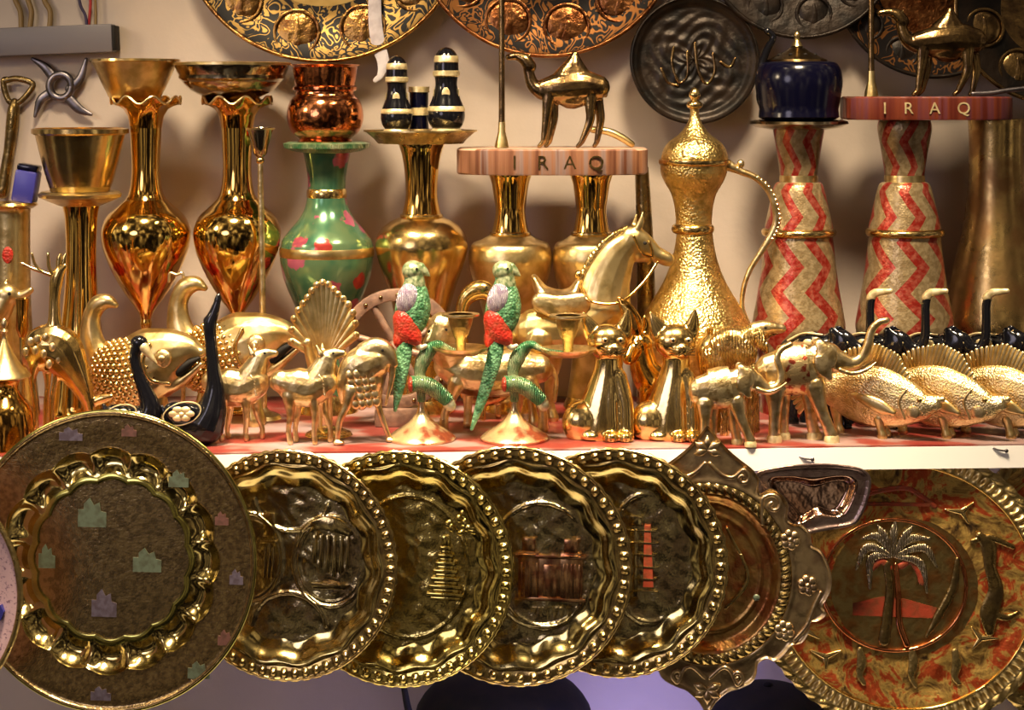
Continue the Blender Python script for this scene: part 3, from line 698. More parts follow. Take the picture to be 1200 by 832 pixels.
# pink plate at the very left
F = Fig('pink_enamel_plate', 'pale pink speckled enamel plate with brass rim at the left edge', 'plate', -123, -.165, 696, yaw=-4)
M['pink'] = metal('pink speckled enamel', (.62, .42, .46), (.22, .12, .18), .3, 330, metallic=.1, lo=.55, hi=.68)
polar(F, 'dish', 'pink', lambda r, t: -6 * sstep((146 - r) / 30), 0, 147, 40, 200)
polar(F, 'rim', 'old', lambda r, t: 3 - ((r - 149.5) / 3) ** 2 * 2, 146, 153, 8, 240)
mb = F.mb(); mb.prism([(-2, 712), (4, 706), (8, 714), (4, 724), (-3, 722)], -2.5, 4)
F.add('purple_motif', mb, 'blue', label='dark purple painted motif')

def pressed(px, py, Y, R, label, mats, nlobe, ph, yaw, extra=None, nb=72, pitch=-4):
    F = Fig('pressed_brass_tray', label, 'tray', px, Y, py, yaw=yaw, pitch=pitch)
    rimm, slope, floor = mats
    uw = lambda t: R * (.86 + .014 * np.cos(nlobe * t + ph))
    uf = lambda t: R * (.67 + .014 * np.cos(nlobe * t + ph))
    def hr(r, t):
        u = r / R
        bead = 3.6 * np.exp(-((u - .935) / .027) ** 2) * np.clip(.25 + .9 * np.cos(nb * t), 0, 1)
        return bead + 1.8 * np.exp(-((u - .985) / .012) ** 2) - 2 * sstep((.92 - u) / .06) + 1.2 * np.exp(-((r - uw(t)) / 2) ** 2)
    polar(F, 'beaded_rim', rimm, hr, uw, lambda t: R * (1 + .006 * np.cos(nb * t)), 44, nb * 14)
    def hs(r, t):
        u = (r - uf(t)) / (uw(t) - uf(t))
        return -2 - 12 * sstep(1 - u) + 1.2 * np.exp(-((u - 1) / .1) ** 2) + 1.2 * np.sin(nlobe * t + ph) * np.sin(np.clip(u, 0, 1) * PI) * .7 + .45 * np.sin(u * 3 * PI)
    polar(F, 'wavy_slope', slope, hs, uf, uw, 30, 560)
    def hfl(r, t):
        x, z = r * np.cos(t), r * np.sin(t)
        h = -14 + 0 * r
        return h + (extra(x, z, r, t) if extra else 0) * sstep((uf(t) - r) / 8)
    polar(F, 'floor', floor, hfl, 0, uf, 90, 480)
    return F
_w = [(random.uniform(.08, .42), random.uniform(0, 2 * PI), random.uniform(0, 6)) for _ in range(14)]
def organic(x, z):
    h = 0
    for k, a, p in _w: h = h + np.sin(k * (x * math.cos(a) + z * math.sin(a)) + p + 1.5 * np.sin(.09 * x + .11 * z + p))
    return .16 * h
def ridge(d, w=1.8, a=2.4): return a * np.exp(-(d / w) ** 2)
def ell_d(x, z, cx, cz, a, b): return (np.sqrt(((x - cx) / a) ** 2 + ((z - cz) / b) ** 2) - 1) * min(a, b)

def ex2(x, z, r, t):
    h = ridge(ell_d(x, z, 50, 4, 44, 52)) + ridge(ell_d(x, z, 50, 4, 39, 47), 1.2, 1.2) + ridge(ell_d(x, z, -48, 4, 40, 52)) + ridge(ell_d(x, z, -48, 4, 36, 46), 1.2, 1.2)
    h = h + ridge(ell_d(x, z, 2, 78, 46, 40)) + ridge(ell_d(x, z, 2, -76, 46, 42), 2.5, 3)
    h = h + organic(x, z)
    return h
TR = ('bead', 'flute', 'tray_floor'); TRB = ('tray_b', 'tray_b', 'tray_floor_b')
F2 = pressed(335, 662, -.062, 134, 'round pressed brass tray with oval medallions beside the engraved platter', TR, 14, .5, -9, ex2, nb=60)
F = F2
mb = F.mb()   # building with vertical columns in the right medallion
mb.prism([(362, 612), (378, 606), (396, 610), (410, 622), (408, 628), (360, 618)], 10.5, 16)
for i in range(6): mb.box(364 + i * 8, 628, 368 + i * 8, 676 - abs(i - 3) * 5, 11.5, 16)
mb.prism([(362, 684), (408, 684), (404, 690), (366, 690)], 11, 16)
for v_ in mb.v: v_.y -= 1.6 * F.s
F.add('embossed_building', mb, 'tray', bevel=1.0)
mb = F.mb()
mb.box(303, 604, 318, 632, 11.5, 16); mb.box(300, 636, 321, 640, 11.5, 16)
for i in range(3): mb.box(304 + i * 5, 644, 307 + i * 5, 680, 11.8, 16)
for v_ in mb.v: v_.y -= 1.6 * F.s
F.add('embossed_tower', mb, 'tray', bevel=1.0)
F.add('red_streak', F.mb().prism([(447, 684), (451, 680), (443, 706), (438, 708)], -2, 2) , 'red_enamel', label='red enamel streak') if False else None

def ex3(x, z, r, t): return ridge(ell_d(x, z, 10, 0, 70, 82), 2, 1.5) + organic(x + 50, z)
F = pressed(467, 666, -.052, 137, 'yellow pressed brass tray with a stepped tower, third plate from the left', TRB, 16, 0, -9, ex3, nb=54)
mb = F.mb()
for i in range(7):
    w = 7 + i * 2.6; mb.box(521 - w, 640 + i * 9, 521 + w, 645 + i * 9, 9.5 + (0), 16)
    mb.box(521 - w * .8, 645 + i * 9, 521 + w * .8, 649.5 + i * 9, 11.5, 16)
mb.box(516, 628, 526, 641, 11, 16)
for v_ in mb.v: v_.y -= 1.6 * F.s
F.add('embossed_stepped_tower', mb, 'tray_b', bevel=1.2)
mb = F.mb()
for k in range(14):
    a = random.uniform(0, 2 * PI); mb.ell(540 + 20 * math.cos(a) * random.random(), 618 + 18 * math.sin(a) * random.random(), 5, 3.5, 2.5, dy=13, rot=random.uniform(0, 180))
F.add('embossed_foliage', mb, 'tray_b')

def ex4(x, z, r, t): return ridge(ell_d(x, z, 30, 0, 62, 72), 2, 2.2) + ridge(ell_d(x, z, 34, -30, 46, 40), 2, 2.2) * (z < -34) + organic(x, z + 70)
F = pressed(603, 663, -.042, 139, 'pressed brass tray with an embossed twin-towered gate, fourth plate from the left', TR, 15, .9, -9, ex4, nb=50)
mb = F.mb()
mb.box(606, 654, 682, 704, 12, 16)
for x in (606, 656):
    mb.box(x, 648, x + 24, 700, 9.5, 16)
    for k in range(4): mb.box(x + 3, 650 + k * 0 + 0, x + 21, 653, 8, 12)
    mb.box(x + 4, 632, x + 20, 648, 11, 16)
for k in range(5): mb.box(609 + k * 4.6, 660, 611 + k * 4.6, 700, 8.6, 12); mb.box(659 + k * 4.6, 660, 661 + k * 4.6, 700, 8.6, 12)
mb.box(602, 651, 686, 655, 9, 16); mb.box(602, 700, 686, 704, 9, 16); mb.box(636, 662, 652, 700, 10.5, 16)
for v_ in mb.v: v_.y -= 1.6 * F.s
F.add('embossed_gate', mb, 'relief', bevel=.8)
mb = F.mb()
for k in range(6): mb.prism([(622 + k * 8, 712), (628 + k * 8, 712), (625 + k * 8, 728 - abs(k - 2.5) * 3)], 11.5, 16)
for v_ in mb.v: v_.y -= 1.6 * F.s
F.add('embossed_drops', mb, 'tray')

def ex5(x, z, r, t): return organic(x + 90, z) + ridge(ell_d(x, z, 40, 5, 50, 75), 2, 2.2)
F = pressed(720, 659, -.032, 133, 'pressed brass tray with a tall tower and red stripe, fifth plate from the left', TR, 15, 2.0, -9, ex5, nb=50)
mb = F.mb()
for k in range(6): mb.box(734, 622 + k * 14, 768 + (k % 2) * 3, 624 + k * 14, 11, 16)
mb.box(736, 606, 752, 618, 11, 16); mb.box(738, 620, 746, 700, 12.5, 16)
for v_ in mb.v: v_.y -= 1.6 * F.s
F.add('embossed_tower', mb, 'tray', bevel=.8)
F.add('red_stripe', F.mb().prism([(754, 617), (761, 617), (765, 688), (753, 688)], 10.2, 15), 'red_dull', label='red enamel stripe')

# ornate cartouche tray
F = Fig('ornate_scroll_tray', 'ornate brass tray with pointed scrollwork border and roped oval ring', 'tray', 829, -.018, 672, yaw=-7, pitch=-3)
half = [(829, 500), (836, 508), (850, 524), (865, 537), (881, 549), (889, 560), (888, 571), (892, 577), (903, 571), (915, 578), (923, 590), (922, 604), (929, 611), (940, 613), (948, 622), (951, 636), (960, 641), (967, 652), (972, 668), (972, 684), (967, 696), (962, 705), (966, 714), (958, 722), (949, 724), (946, 736), (938, 748), (926, 752), (918, 762), (908, 770), (898, 768), (888, 774), (886, 786), (880, 796), (867, 803), (853, 808), (840, 819), (829, 832)]
out = half + [(2 * 829 - x, y) for x, y in half[-2:0:-1]]
def outl_r(out, cx, cy):
    ang = []; rad = []
    pts = []
    n = len(out)
    for i in range(n):
        for k in range(8):
            t = k / 8; p = [np.array(out[(i + d) % n], float) for d in (-1, 0, 1, 2)]
            q = cr(*p, t); pts.append(q)
    A = np.array(pts); an = np.arctan2(cy - A[:, 1], A[:, 0] - cx) % (2 * PI); ra = np.hypot(A[:, 0] - cx, A[:, 1] - cy)
    o_ = np.argsort(an); return lambda th: np.interp(th % (2 * PI), an[o_], ra[o_], period=2 * PI)
RO = outl_r(out, 829, 672)
inn = lambda t: 1 / np.sqrt((np.cos(t) / 98) ** 2 + (np.sin(t) / 106) ** 2)
M['ornate'] = metal('reddish aged brass', (.60, .45, .25), (.38, .26, .15), .28, 50, [('noise', 90, .0008)])
M['ornate_floor'] = metal('brown engraved brass floor', (.50, .30, .10), (.36, .13, .05), .28, 50, [('noise', 100, .0012)])
def ho(r, t):
    u = (r - inn(t)) / (RO(t) - inn(t))
    return 2.5 * np.exp(-((1 - u) * (RO(t) - inn(t)) / 3) ** 2) + 2 * np.exp(-(u * (RO(t) - inn(t)) / 5) ** 2) + 1.2 * np.sin(u * 5) * (1 - u)
polar(F, 'scroll_border', 'ornate', ho, inn, RO, 40, 720)
def hrope(r, t):
    u = (inn(t) - r) / 13; return 1 + 3.2 * np.sin(np.clip(u, 0, 1) * PI) * (.7 + .3 * np.cos(60 * t + 3 * u))
polar(F, 'rope_ring', 'bead', hrope, lambda t: inn(t) - 13, inn, 16, 900)
polar(F, 'floor', 'ornate_floor', lambda r, t: -9 * sstep((inn(t) - 13 - r) / 14) + 1 + ridge(ell_d(r * np.cos(t), r * np.sin(t), 0, 0, 62, 68), 2, 2), 0, lambda t: inn(t) - 12.5, 50, 480)
RL = F
def L6(*pts, r=2.4, dy=-2): return F.mb().tube([(x, y, r, r * .8, dy) for x, y in pts], sub=6)
def scroll(cx, cy, r0, turns, start, dirn=1, tail=()):
    pts = []
    for i in range(14):
        t = i / 13; a = start + dirn * turns * 2 * PI * t; r = r0 * (1 - .82 * t); pts.append((cx + r * math.cos(a), cy - r * math.sin(a)))
    return list(tail) + pts
for sgn in (1, -1):
    def mx_(p): return (829 + sgn * (p[0] - 829), p[1])
    for pts in (scroll(870, 560, 9, 1.1, PI * .5, -1, [(832, 544), (845, 556), (858, 560)]), scroll(905, 590, 13, 1.1, PI * .9, -1, [(893, 612)]),
                scroll(863, 790, 8, 1.1, -PI * .5, 1, [(832, 792), (846, 780), (856, 783)]), [(930, 745), (944, 728), (953, 705), (960, 690)]):
        F.add('scroll', F.mb().tube([(*mx_(p), 2.5, 2, -2) for p in pts], sub=4), 'ornate')
    for (fx, fy) in ((925, 630), (945, 682), (918, 735)):
        mb = F.mb()
        for k in range(6):
            a = 2 * PI * k / 6 + .3; mb.ell(*mx_((fx + 7 * math.cos(a), fy + 7 * math.sin(a))), 5.4, 5.4, 3, dy=-2)
        mb.ell(*mx_((fx, fy)), 4, 4, 4, dy=-3)
        F.add('flower', mb, 'ornate')
for (fx, fy, q) in ((829, 528, 1), (829, 806, -1)):
    mb = F.mb()
    for a in (90, 30, 150, -20, 200): 
        a = math.radians(a) * q; mb.tube([(fx, fy, 2, 2, -2), (fx + 9 * math.cos(a), fy - 9 * math.sin(a), 5, 3, -3), (fx + 16 * math.cos(a), fy - 16 * math.sin(a), 1, 1, -2)], sub=4)
    F.add('lily_motif', mb, 'ornate')
# figures in floor: crescent and birds
mb = F.mb(); mb.tube([(868, 650, 2, 2, 2), (876, 672, 3, 2, 2), (870, 690, 3, 2, 2), (850, 712, 2, 2, 3)], sub=5); mb.tube([(852, 620, 2, 2, 4), (862, 640, 2.5, 2, 3), (870, 652, 2, 2, 3)], sub=5)
F.add('raised_curl', mb, 'bead')
F.add('blue_stone', F.mb().ell(886, 698, 4, 4, 2, dy=-1), 'teal')

# leaf shaped mirror tray
F = Fig('small_angular_dish', 'small angular pinkish-grey framed dish overlapping the palm tray', 'dish', 955, -.004, 585, yaw=-4, pitch=-3)
outd = [(886, 556), (905, 549), (930, 545), (965, 543), (1000, 546), (1015, 552), (1020, 563), (1016, 585), (1008, 604), (998, 614), (970, 620), (940, 626), (920, 626), (900, 600), (888, 575)]
RD = outl_r(outd, 955, 585)
M['pewter'] = metal('pinkish pewter', (.30, .22, .20), (.20, .13, .12), .3, 60, [('edge', 150, .001)])
M['mirror'] = metal('tinted mirror', (.40, .26, .20), (.30, .16, .10), .12, 30, [('noise', 40, .001)])
polar(F, 'frame', 'pewter', lambda r, t: 2 + 2 * np.exp(-((r - RD(t) + 2) / 3) ** 2), lambda t: RD(t) - 16, RD, 16, 360)
polar(F, 'dish', 'mirror', lambda r, t: 2 - 9 * sstep((RD(t) - 15.5 - r) / 14), 0, lambda t: RD(t) - 15.5, 30, 360)

# palm tray
def palm_mat():
    m, nt, b = newmat('red black and gold engraved enamel'); b.inputs['Metallic'].default_value = .75; b.inputs['Roughness'].default_value = .34
    vec = coord(nt)
    n = nd(nt, 'ShaderNodeTexNoise'); n.inputs['Scale'].default_value = 30; n.inputs['Detail'].default_value = 6; n.inputs['Roughness'].default_value = .65; n.inputs['Distortion'].default_value = 1.2
    nt.links.new(vec, n.inputs['Vector'])
    nt.links.new(ramp(nt, n.outputs['Fac'], [(.34, (.07, .04, .02)), (.42, (.34, .20, .06)), (.48, (.60, .40, .11)), (.51, (.56, .30, .08)), (.54, (.52, .10, .03)), (.62, (.42, .06, .02)), (.67, (.55, .36, .10))]), b.inputs['Base Color'])
    bump_chain(nt, b, [('noise', 45, .0035), ('noise', 130, .001)], vec)
    return m
M['palm_field'] = palm_mat()
M['palm_centre'] = metal('olive brass medallion', (.42, .31, .12), (.34, .16, .05), .28, 60, [('noise', 120, .001)], r2=.36)
def palm_tray(px, py, Y, label, yaw=0, full=True):
    F = Fig('palm_tray', label, 'tray', px, Y, py, yaw=yaw, pitch=-3)
    ex, ez = 178 / 167, 1
    polar(F, 'gadroon_edge', 'old', lambda r, t: 1 + 3 * np.sin((r - 157) / 10 * PI) * (.55 + .45 * np.cos(56 * t + (r - 157) * .25)), 157, lambda t: 167 + .8 * np.cos(56 * t), 14, 900, ex=ex, ez=ez)
    polar(F, 'fluted_rim', 'gold_satin', lambda r, t: 1 + 2.6 * np.cos(100 * t) * np.sin(np.clip((r - 143) / 14, 0, 1) * PI) + (r - 143) * .02, 142, 157.5, 10, 1080, ex=ex, ez=ez)
    polar(F, 'inner_ring', 'gold_smooth', lambda r, t: 2.4 * np.sin((r - 139.5) / 3 * PI), 139.5, 142.5, 6, 360, ex=ex, ez=ez)
    polar(F, 'decorated_field', 'palm_field', lambda r, t: -3 * sstep((140 - r) / 20) + .8 * np.sin(r * .2 + 3 * np.sin(5 * t)) * np.sin(9 * t) * sstep((r - 60) / 20) * sstep((135 - r) / 20), 80 , 140, 70, 480, ex=ex, ez=ez)
    return F
F = palm_tray(1060, 688, .028, 'large round tray with a palm tree, fluted rim and red enamel at lower right', yaw=-3)
polar(F, 'centre_medallion', 'palm_centre', lambda r, t: -3 + 0 * r, 0, 80.5, 30, 240, ex=178 / 167)
cx, cy = 1048, 686
ringp = [(cx + 84 * math.cos(2 * PI * k / 24), cy - 76 * math.sin(2 * PI * k / 24), 2.2, 2, 1) for k in range(25)]
F.add('medallion_ring', F.mb().tube(ringp, sub=3), 'copper')
F.add('palm_trunk', F.mb().tube([(1040, 662, 5, 3, 1), (1043, 690, 5, 3, 1), (1040, 720, 6, 3, 1), (1036, 750, 7, 3, 1)]), 'old_dark', label='dark palm trunk')
F.add('palm_trunk', F.mb().tube([(1050, 662, 3, 3, 0), (1053, 700, 3.5, 3, 0), (1054, 730, 4, 3, 0), (1062, 754, 4, 3, 0)]), 'copper', label='reddish palm trunk')
M['frond'] = metal('grey green fronds', (.40, .34, .22), (.26, .20, .12), .34, 80, [('wave', 120, .0007)])
for tx, ty, bx, by in ((1012, 632, 1030, 630), (1004, 668, 1018, 642), (1020, 690, 1022, 655), (1090, 632, 1066, 632), (1098, 664, 1082, 642), (1086, 694, 1078, 660), (1030, 618, 1036, 628), (1050, 612, 1048, 626), (1070, 618, 1062, 628)):
    F.add('frond', F.mb().tube([(1047, 652, 2, 2, 0), (bx, by, 5, 2.5, -1), (tx, ty, 1.5, 1.2, 1)], sub=6), 'frond')
F.add('red_ground', F.mb().prism([(1000, 708), (1034, 700), (1060, 702), (1098, 712), (1092, 724), (1000, 722)], 2.4, 5), 'red_dull', label='red enamel ground')
for pts in ([(1020, 668), (1034, 658), (1042, 666)], [(1056, 664), (1068, 658), (1078, 672), (1080, 682)]):
    F.add('date_cluster', F.mb().tube([(x, y, 4, 2, .5) for x, y in pts], sub=4), 'red_dull')
F.add('dark_figure', F.mb().tube([(1148, 628, 5, 2.5, 1), (1158, 640, 9, 3, 1), (1160, 664, 7, 3, 1), (1166, 690, 9, 3, 1), (1158, 716, 11, 3, 1), (1158, 738, 6, 2.5, 1)], sub=5).tube([(1140, 634, 3, 2, 1), (1160, 630, 4, 2, 1), (1186, 640, 3, 2, 1)], sub=4).tube([(1160, 716, 5, 2, 1), (1178, 722, 4, 2, 1), (1190, 716, 2, 2, 1)], sub=4), 'old_dark', label='dark standing figure')
F.add('dark_leaf_spray', F.mb().tube([(1122, 655, 3, 2, 1), (1116, 690, 5, 2, 1), (1100, 720, 5, 2, 1), (1085, 745, 2, 2, 1)], sub=5), 'old_dark', label='dark leafy spray')
for x, h in ((1008, 30), (1068, 32), (1118, 28)):
    F.add('standing_figure', F.mb().tube([(x, 762, 4, 2, 1), (x + 2, 776, 6, 2.5, 1), (x - 1, 790, 4, 2, 1), (x + 4, 762 + h + 8, 3, 2, 1)], sub=4), 'old')
for x, y, a in ((945, 740, 40), (968, 770, -30), (1148, 746, 0), (1128, 600, 70)):
    mb = F.mb()
    for k in range(3):
        b_ = math.radians(a + k * 120); mb.tube([(x, y, 4, 2, 1), (x + 20 * math.cos(b_), y + 14 * math.sin(b_), 1, 1, 1)], sub=1)
    F.add('gold_star', mb, 'gold')
F.add('arched_gateway', F.mb().tube([(1010, 590, 3, 2, 1), (1020, 580, 3, 2, 1), (1060, 573, 3, 2, 1), (1080, 582, 3, 2, 1), (1096, 594, 3, 2, 1)], sub=5).box(1012, 590, 1090, 594, -1, 4), 'red_dull')
F = Fig('gadrooned_tray', 'tray with gadrooned brass edge just showing at the right frame edge', 'tray', 1325, .045, 682, yaw=-3)
polar(F, 'gadroon_edge', 'old', lambda r, t: 1 + 3 * np.sin((r - 190) / 10 * PI) * (.55 + .45 * np.cos(60 * t + (r - 190) * .25)), 185, 200, 14, 900)
polar(F, 'dish', 'palm_field', lambda r, t: -2 + 0 * r, 0, 185.5, 30, 240)

# ------------------------------------------------------------------ wall plates
def arab(name, gold, dark, scale=26):
    m, nt, b = newmat(name); b.inputs['Roughness'].default_value = .42; b.inputs['Specular IOR Level'].default_value = .2
    vec = coord(nt)
    n = nd(nt, 'ShaderNodeTexNoise'); n.inputs['Scale'].default_value = scale; n.inputs['Detail'].default_value = 1.5; n.inputs['Distortion'].default_value = 2.5; nt.links.new(vec, n.inputs['Vector'])
    f = ramp(nt, n.outputs['Fac'], [(.43, (0, 0, 0)), (.45, (1, 1, 1)), (.50, (1, 1, 1)), (.52, (0, 0, 0)), (.60, (0, 0, 0)), (.62, (1, 1, 1))])
    mx = nd(nt, 'ShaderNodeMix', data_type='RGBA'); nt.links.new(f, mx.inputs[0]); mx.inputs[6].default_value = (*dark, 1); mx.inputs[7].default_value = (*gold, 1)
    nt.links.new(mx.outputs[2], b.inputs['Base Color'])
    s_ = nd(nt, 'ShaderNodeSeparateColor'); nt.links.new(f, s_.inputs[0]); nt.links.new(s_.outputs[0], b.inputs['Metallic'])
    return m
M['arab_gold'] = arab('gold arabesque on black', (.26, .16, .05), (.006, .005, .005))
M['arab_cop'] = arab('copper arabesque on black', (.26, .11, .035), (.008, .006, .006))
M['round_gold'] = metal('gold roundel', (.36, .20, .06), (.20, .09, .03), .3, 60, [('noise', 100, .002)])
M['round_cop'] = metal('copper roundel', (.34, .14, .05), (.18, .06, .02), .3, 60, [('noise', 100, .002)])
M['inner_gold'] = metal('plate centre gold', (.75, .50, .16), (.55, .34, .10), .3, 30)
M['dark_plate'] = metal('blackened plate', (.022, .013, .008), (.008, .006, .005), .42, 30, [('noise', 70, .0015)], metallic=.5)
def wall_plate(cx, cy, R, Y, label, mats, ringr, rr, n, a0, gr=None, yaw=0, inner_r=98, name='wall_plate'):
    F = Fig(name, label, 'plate', cx, Y, cy, pitch=-5, yaw=yaw)
    fm, rm, im = mats
    polar(F, 'decorated_band', fm, lambda r, t: 3 - 8 * sstep((R - r) / 60), inner_r, R - 2.5, 40, 300)
    polar(F, 'rim', rm, lambda r, t: 3 + 1.5 * np.sin((r - R + 4) / 5 * PI), R - 4, R + 1, 8, 300)
    polar(F, 'centre', im, lambda r, t: -5 + 0 * r, 0, inner_r + .5, 10, 200)
    for k in range(n):
        a = a0 + 2 * PI * k / n; x, y = cx + ringr * math.cos(a), cy + ringr * math.sin(a)
        rp = [(x + rr * math.cos(2 * PI * j / 16), y + rr * math.sin(2 * PI * j / 16), 2.0, 1.6, -.5) for j in range(17)]
        ro = F.add('roundel', F.mb().ell(x, y, rr - 2, rr - 2, 3.4, dy=1.5, seg=32), rm)
        F.add('roundel_ring', F.mb().tube(rp, sub=3, seg=8), rm, parent=ro)
        F.add('roundel_emblem', F.mb().tube([(x, y - rr * .5, rr * .10, 1.0, -.8), (x + rr * .05, y, rr * .16, 1.0, -1.4), (x - rr * .03, y + rr * .5, rr * .24, 1.0, -.8)], sub=4), rm, parent=ro)
    return F
wall_plate(379, -95, 169, .335, 'large black and gold plate with roundels on the wall above the copper pot', ('arab_gold', 'round_gold', 'inner_gold'), 137, 26, 11, PI / 2 + .22, inner_r=102)
wall_plate(641, -88, 156, .33, 'large black and copper plate with roundels on the wall above the left camel', ('arab_cop', 'round_cop', 'round_gold'), 122, 26, 11, PI / 2 - .19, inner_r=88)
F = Fig('dark_round_tray', 'round blackened engraved tray on the wall behind the coffee pot lid', 'tray', 814, .315, 70, pitch=-4)
def hdk(r, t): return 4 * np.exp(-((r - 74) / 2.2) ** 2) - 5 * sstep((70 - r) / 8) + 1.0 * np.sin(r * .35 + 2 * np.sin(4 * t)) * np.sin(7 * t + r * .1) * sstep((62 - r) / 10)
polar(F, 'tray_body', 'dark_plate', hdk, 0, 76, 60, 240)
mb = F.mb()
for pts in ([(790, 55), (788, 75), (796, 96), (806, 88), (806, 60)], [(815, 50), (818, 80), (828, 98), (838, 84), (836, 62)], [(845, 72), (856, 78), (862, 68)], [(775, 80), (783, 96), (795, 100)]):
    mb.tube([(x, y, 1.8, 1.5, 5) for x, y in pts], sub=4)
F.add('calligraphy', mb, 'bronze')
wall_plate(938, -66, 112, .325, 'black wall plate above the navy kettle at the top edge', ('dark_plate', 'dark_plate', 'dark_plate'), 84, 20, 9, 0, inner_r=60, name='black_wall_plate')
wall_plate(1092, -22, 114, .335, 'black and copper wall plate with orange roundels behind the second camel', ('arab_cop', 'dark_plate', 'round_cop'), 92, 18, 11, PI / 2 - .16, inner_r=64)
wall_plate(1230, 10, 112, .30, 'dark engraved wall plate cut off by the right frame edge', ('dark_plate', 'bronze', 'bronze'), 80, 22, 8, PI / 2 + .5, inner_r=56, name='dark_wall_plate')
F = Fig('twisted_cord', 'grey twisted metal cord lying on the dark red base at the right edge', 'cord', 1170, .21, 113)
F.add('cord', F.mb().tube([(1140, 109.5, 2.4), (1160, 109, 3), (1180, 106, 3), (1215, 102, 3)], sub=5), 'steel')

# ------------------------------------------------------------------ figurines
# black swans
def swan(x0, Y, label, neck, head, beak, body, wing, beakmat='white_gold'):
    F = Fig('black_swan', label, 'swan figurine', x0, Y)
    mb = F.mb(); mb.tube(neck); mb.ell(*body[:5]);
    for h in head: mb.ell(*h)
    mb.tube([(body[0] - body[2] * .6, body[1] - 3, 12, 9), (body[0] - body[2] * .95, body[1] - 12, 6, 5), (body[0] - body[2] * 1.1, body[1] - 20, 2, 2)])
    F.add('body', mb, 'black', vox=1.3)
    F.add('beak', F.mb().tube(beak), beakmat)
    cx, cy, rx, rz, ry = wing
    w = F.add('wing', F.mb().ell(cx, cy, rx, rz, 5, dy=-ry, rot=15), 'black')
    ringp = [(cx + rx * math.cos(2 * PI * k / 20), cy + rz * math.sin(2 * PI * k / 20) + rx * math.cos(2 * PI * k / 20) * -.2, .9, .9, -ry - 2.5) for k in range(21)]
    F.add('wing_outline', F.mb().tube(ringp, sub=2, seg=8), 'white_gold', parent=w)
    mb = F.mb()
    for k in range(6):
        a = 2 * PI * k / 6; mb.ell(cx + rx * .42 * math.cos(a), cy + rz * .42 * math.sin(a), rx * .27, rz * .3, 2.2, dy=-ry - 4.4)
    mb.ell(cx, cy, rx * .16, rz * .2, 2.5, dy=-ry - 5)
    F.add('wing_flower', mb, 'white_gold', parent=w, label='gold painted flower')
    return F
swan(152, .012, 'small black swan with a gold beak and gold wing, left of the tall swan', [(163, 402, 8), (158, 418, 6.5), (162, 438, 7), (170, 458, 9), (176, 478, 13, 12), (170, 496, 19, 15)], [(163, 402, 10.5, 9, 8)], [(169, 406, 6, 5, -3), (175, 414, 4.5, 4, -3), (184, 425, 1.2, 1.5, -3)], (154, 494, 30, 19, 17), (144, 484, 19, 12, 13))
swan(228, .014, 'tall black swan with long straight neck and gold flower on its wing', [(255, 353, 4), (251, 366, 6), (246, 380, 8), (247, 400, 7), (250, 430, 8), (252, 455, 11, 10), (248, 480, 18, 16), (240, 498, 24, 20)], [(244, 376, 6, 6, 6), (255, 352, 4, 6, 4)], [(255, 352, 4.2), (256, 347, 3), (257, 344, 1)], (226, 496, 33, 24, 17), (216, 482, 22, 13, 14), 'black')

# generic quadruped
def legs(mb, specs):
    for dy, pts in specs: mb.tube([(p[0], p[1], p[2], p[2] * (.9 if i else .8), dy) for i, p in enumerate(pts)])

def fawn(x0, label, tf, Y, yaw=0):
    F = Fig('brass_fawn', label, 'deer figurine', x0, Y, yaw=yaw)
    e = F.py0
    def T(l): return [(p[0] + tf, *p[1:]) for p in l]
    mb = F.mb()
    mb.tube(T([(330, 447, 14, 12), (345, 452, 22, 16), (362, 455, 22, 16), (376, 449, 20, 15)]))
    mb.tube(T([(372, 445, 18, 14), (379, 432, 15, 11), (383, 422, 12, 9)]))
    mb.tube(T([(381, 420, 10, 8), (392, 415, 7.5, 6), (402, 414, 4.5, 4)]))
    mb.cone(376 + tf, 414, 4, 371 + tf, 403, dy=-5); mb.cone(378 + tf, 412, 4, 377 + tf, 402, dy=4)
    mb.tube(T([(326, 444, 5), (319, 452, 3)]))
    legs(mb, [(-8, T([(340, 462, 9), (341, 484, 4.5), (339, 504, 3.2), (341, e - 3, 3.6)])), (8, T([(347, 462, 8), (348, 482, 4.5), (345, 504, 3.2), (346, e - 3, 3.6)])),
              (-8, T([(368, 462, 7), (370, 486, 4), (369, 505, 3.2), (370, e - 3, 3.6)])), (8, T([(376, 462, 7), (380, 486, 4), (386, 502, 3.2), (386, e - 3, 3.6)]))])
    F.add('body', mb, 'gold_pale', vox=1.1)
    F.add('eye', F.mb().ell(391 + tf, 413, 1.5, 1.3, 1, dy=-6).ell(391 + tf, 413, 1.5, 1.3, 1, dy=6), 'blackdull')
    mb = F.mb()
    for k in range(5): mb.tube([(374 + tf + k * 1.5, 437 + k * 4, 1.4, 1, -11), (380 + tf + k * .5, 445 + k * 4, 1.2, 1, -13.5)], sub=1)
    F.add('chest_fur', mb, 'gold_pale', vox=0)
    return F
fawn(362, 'brass fawn facing right in front of the fan-tailed peacock', 0, .022)
fawn(282, 'brass fawn facing right beside the tall black swan', -80, .045)

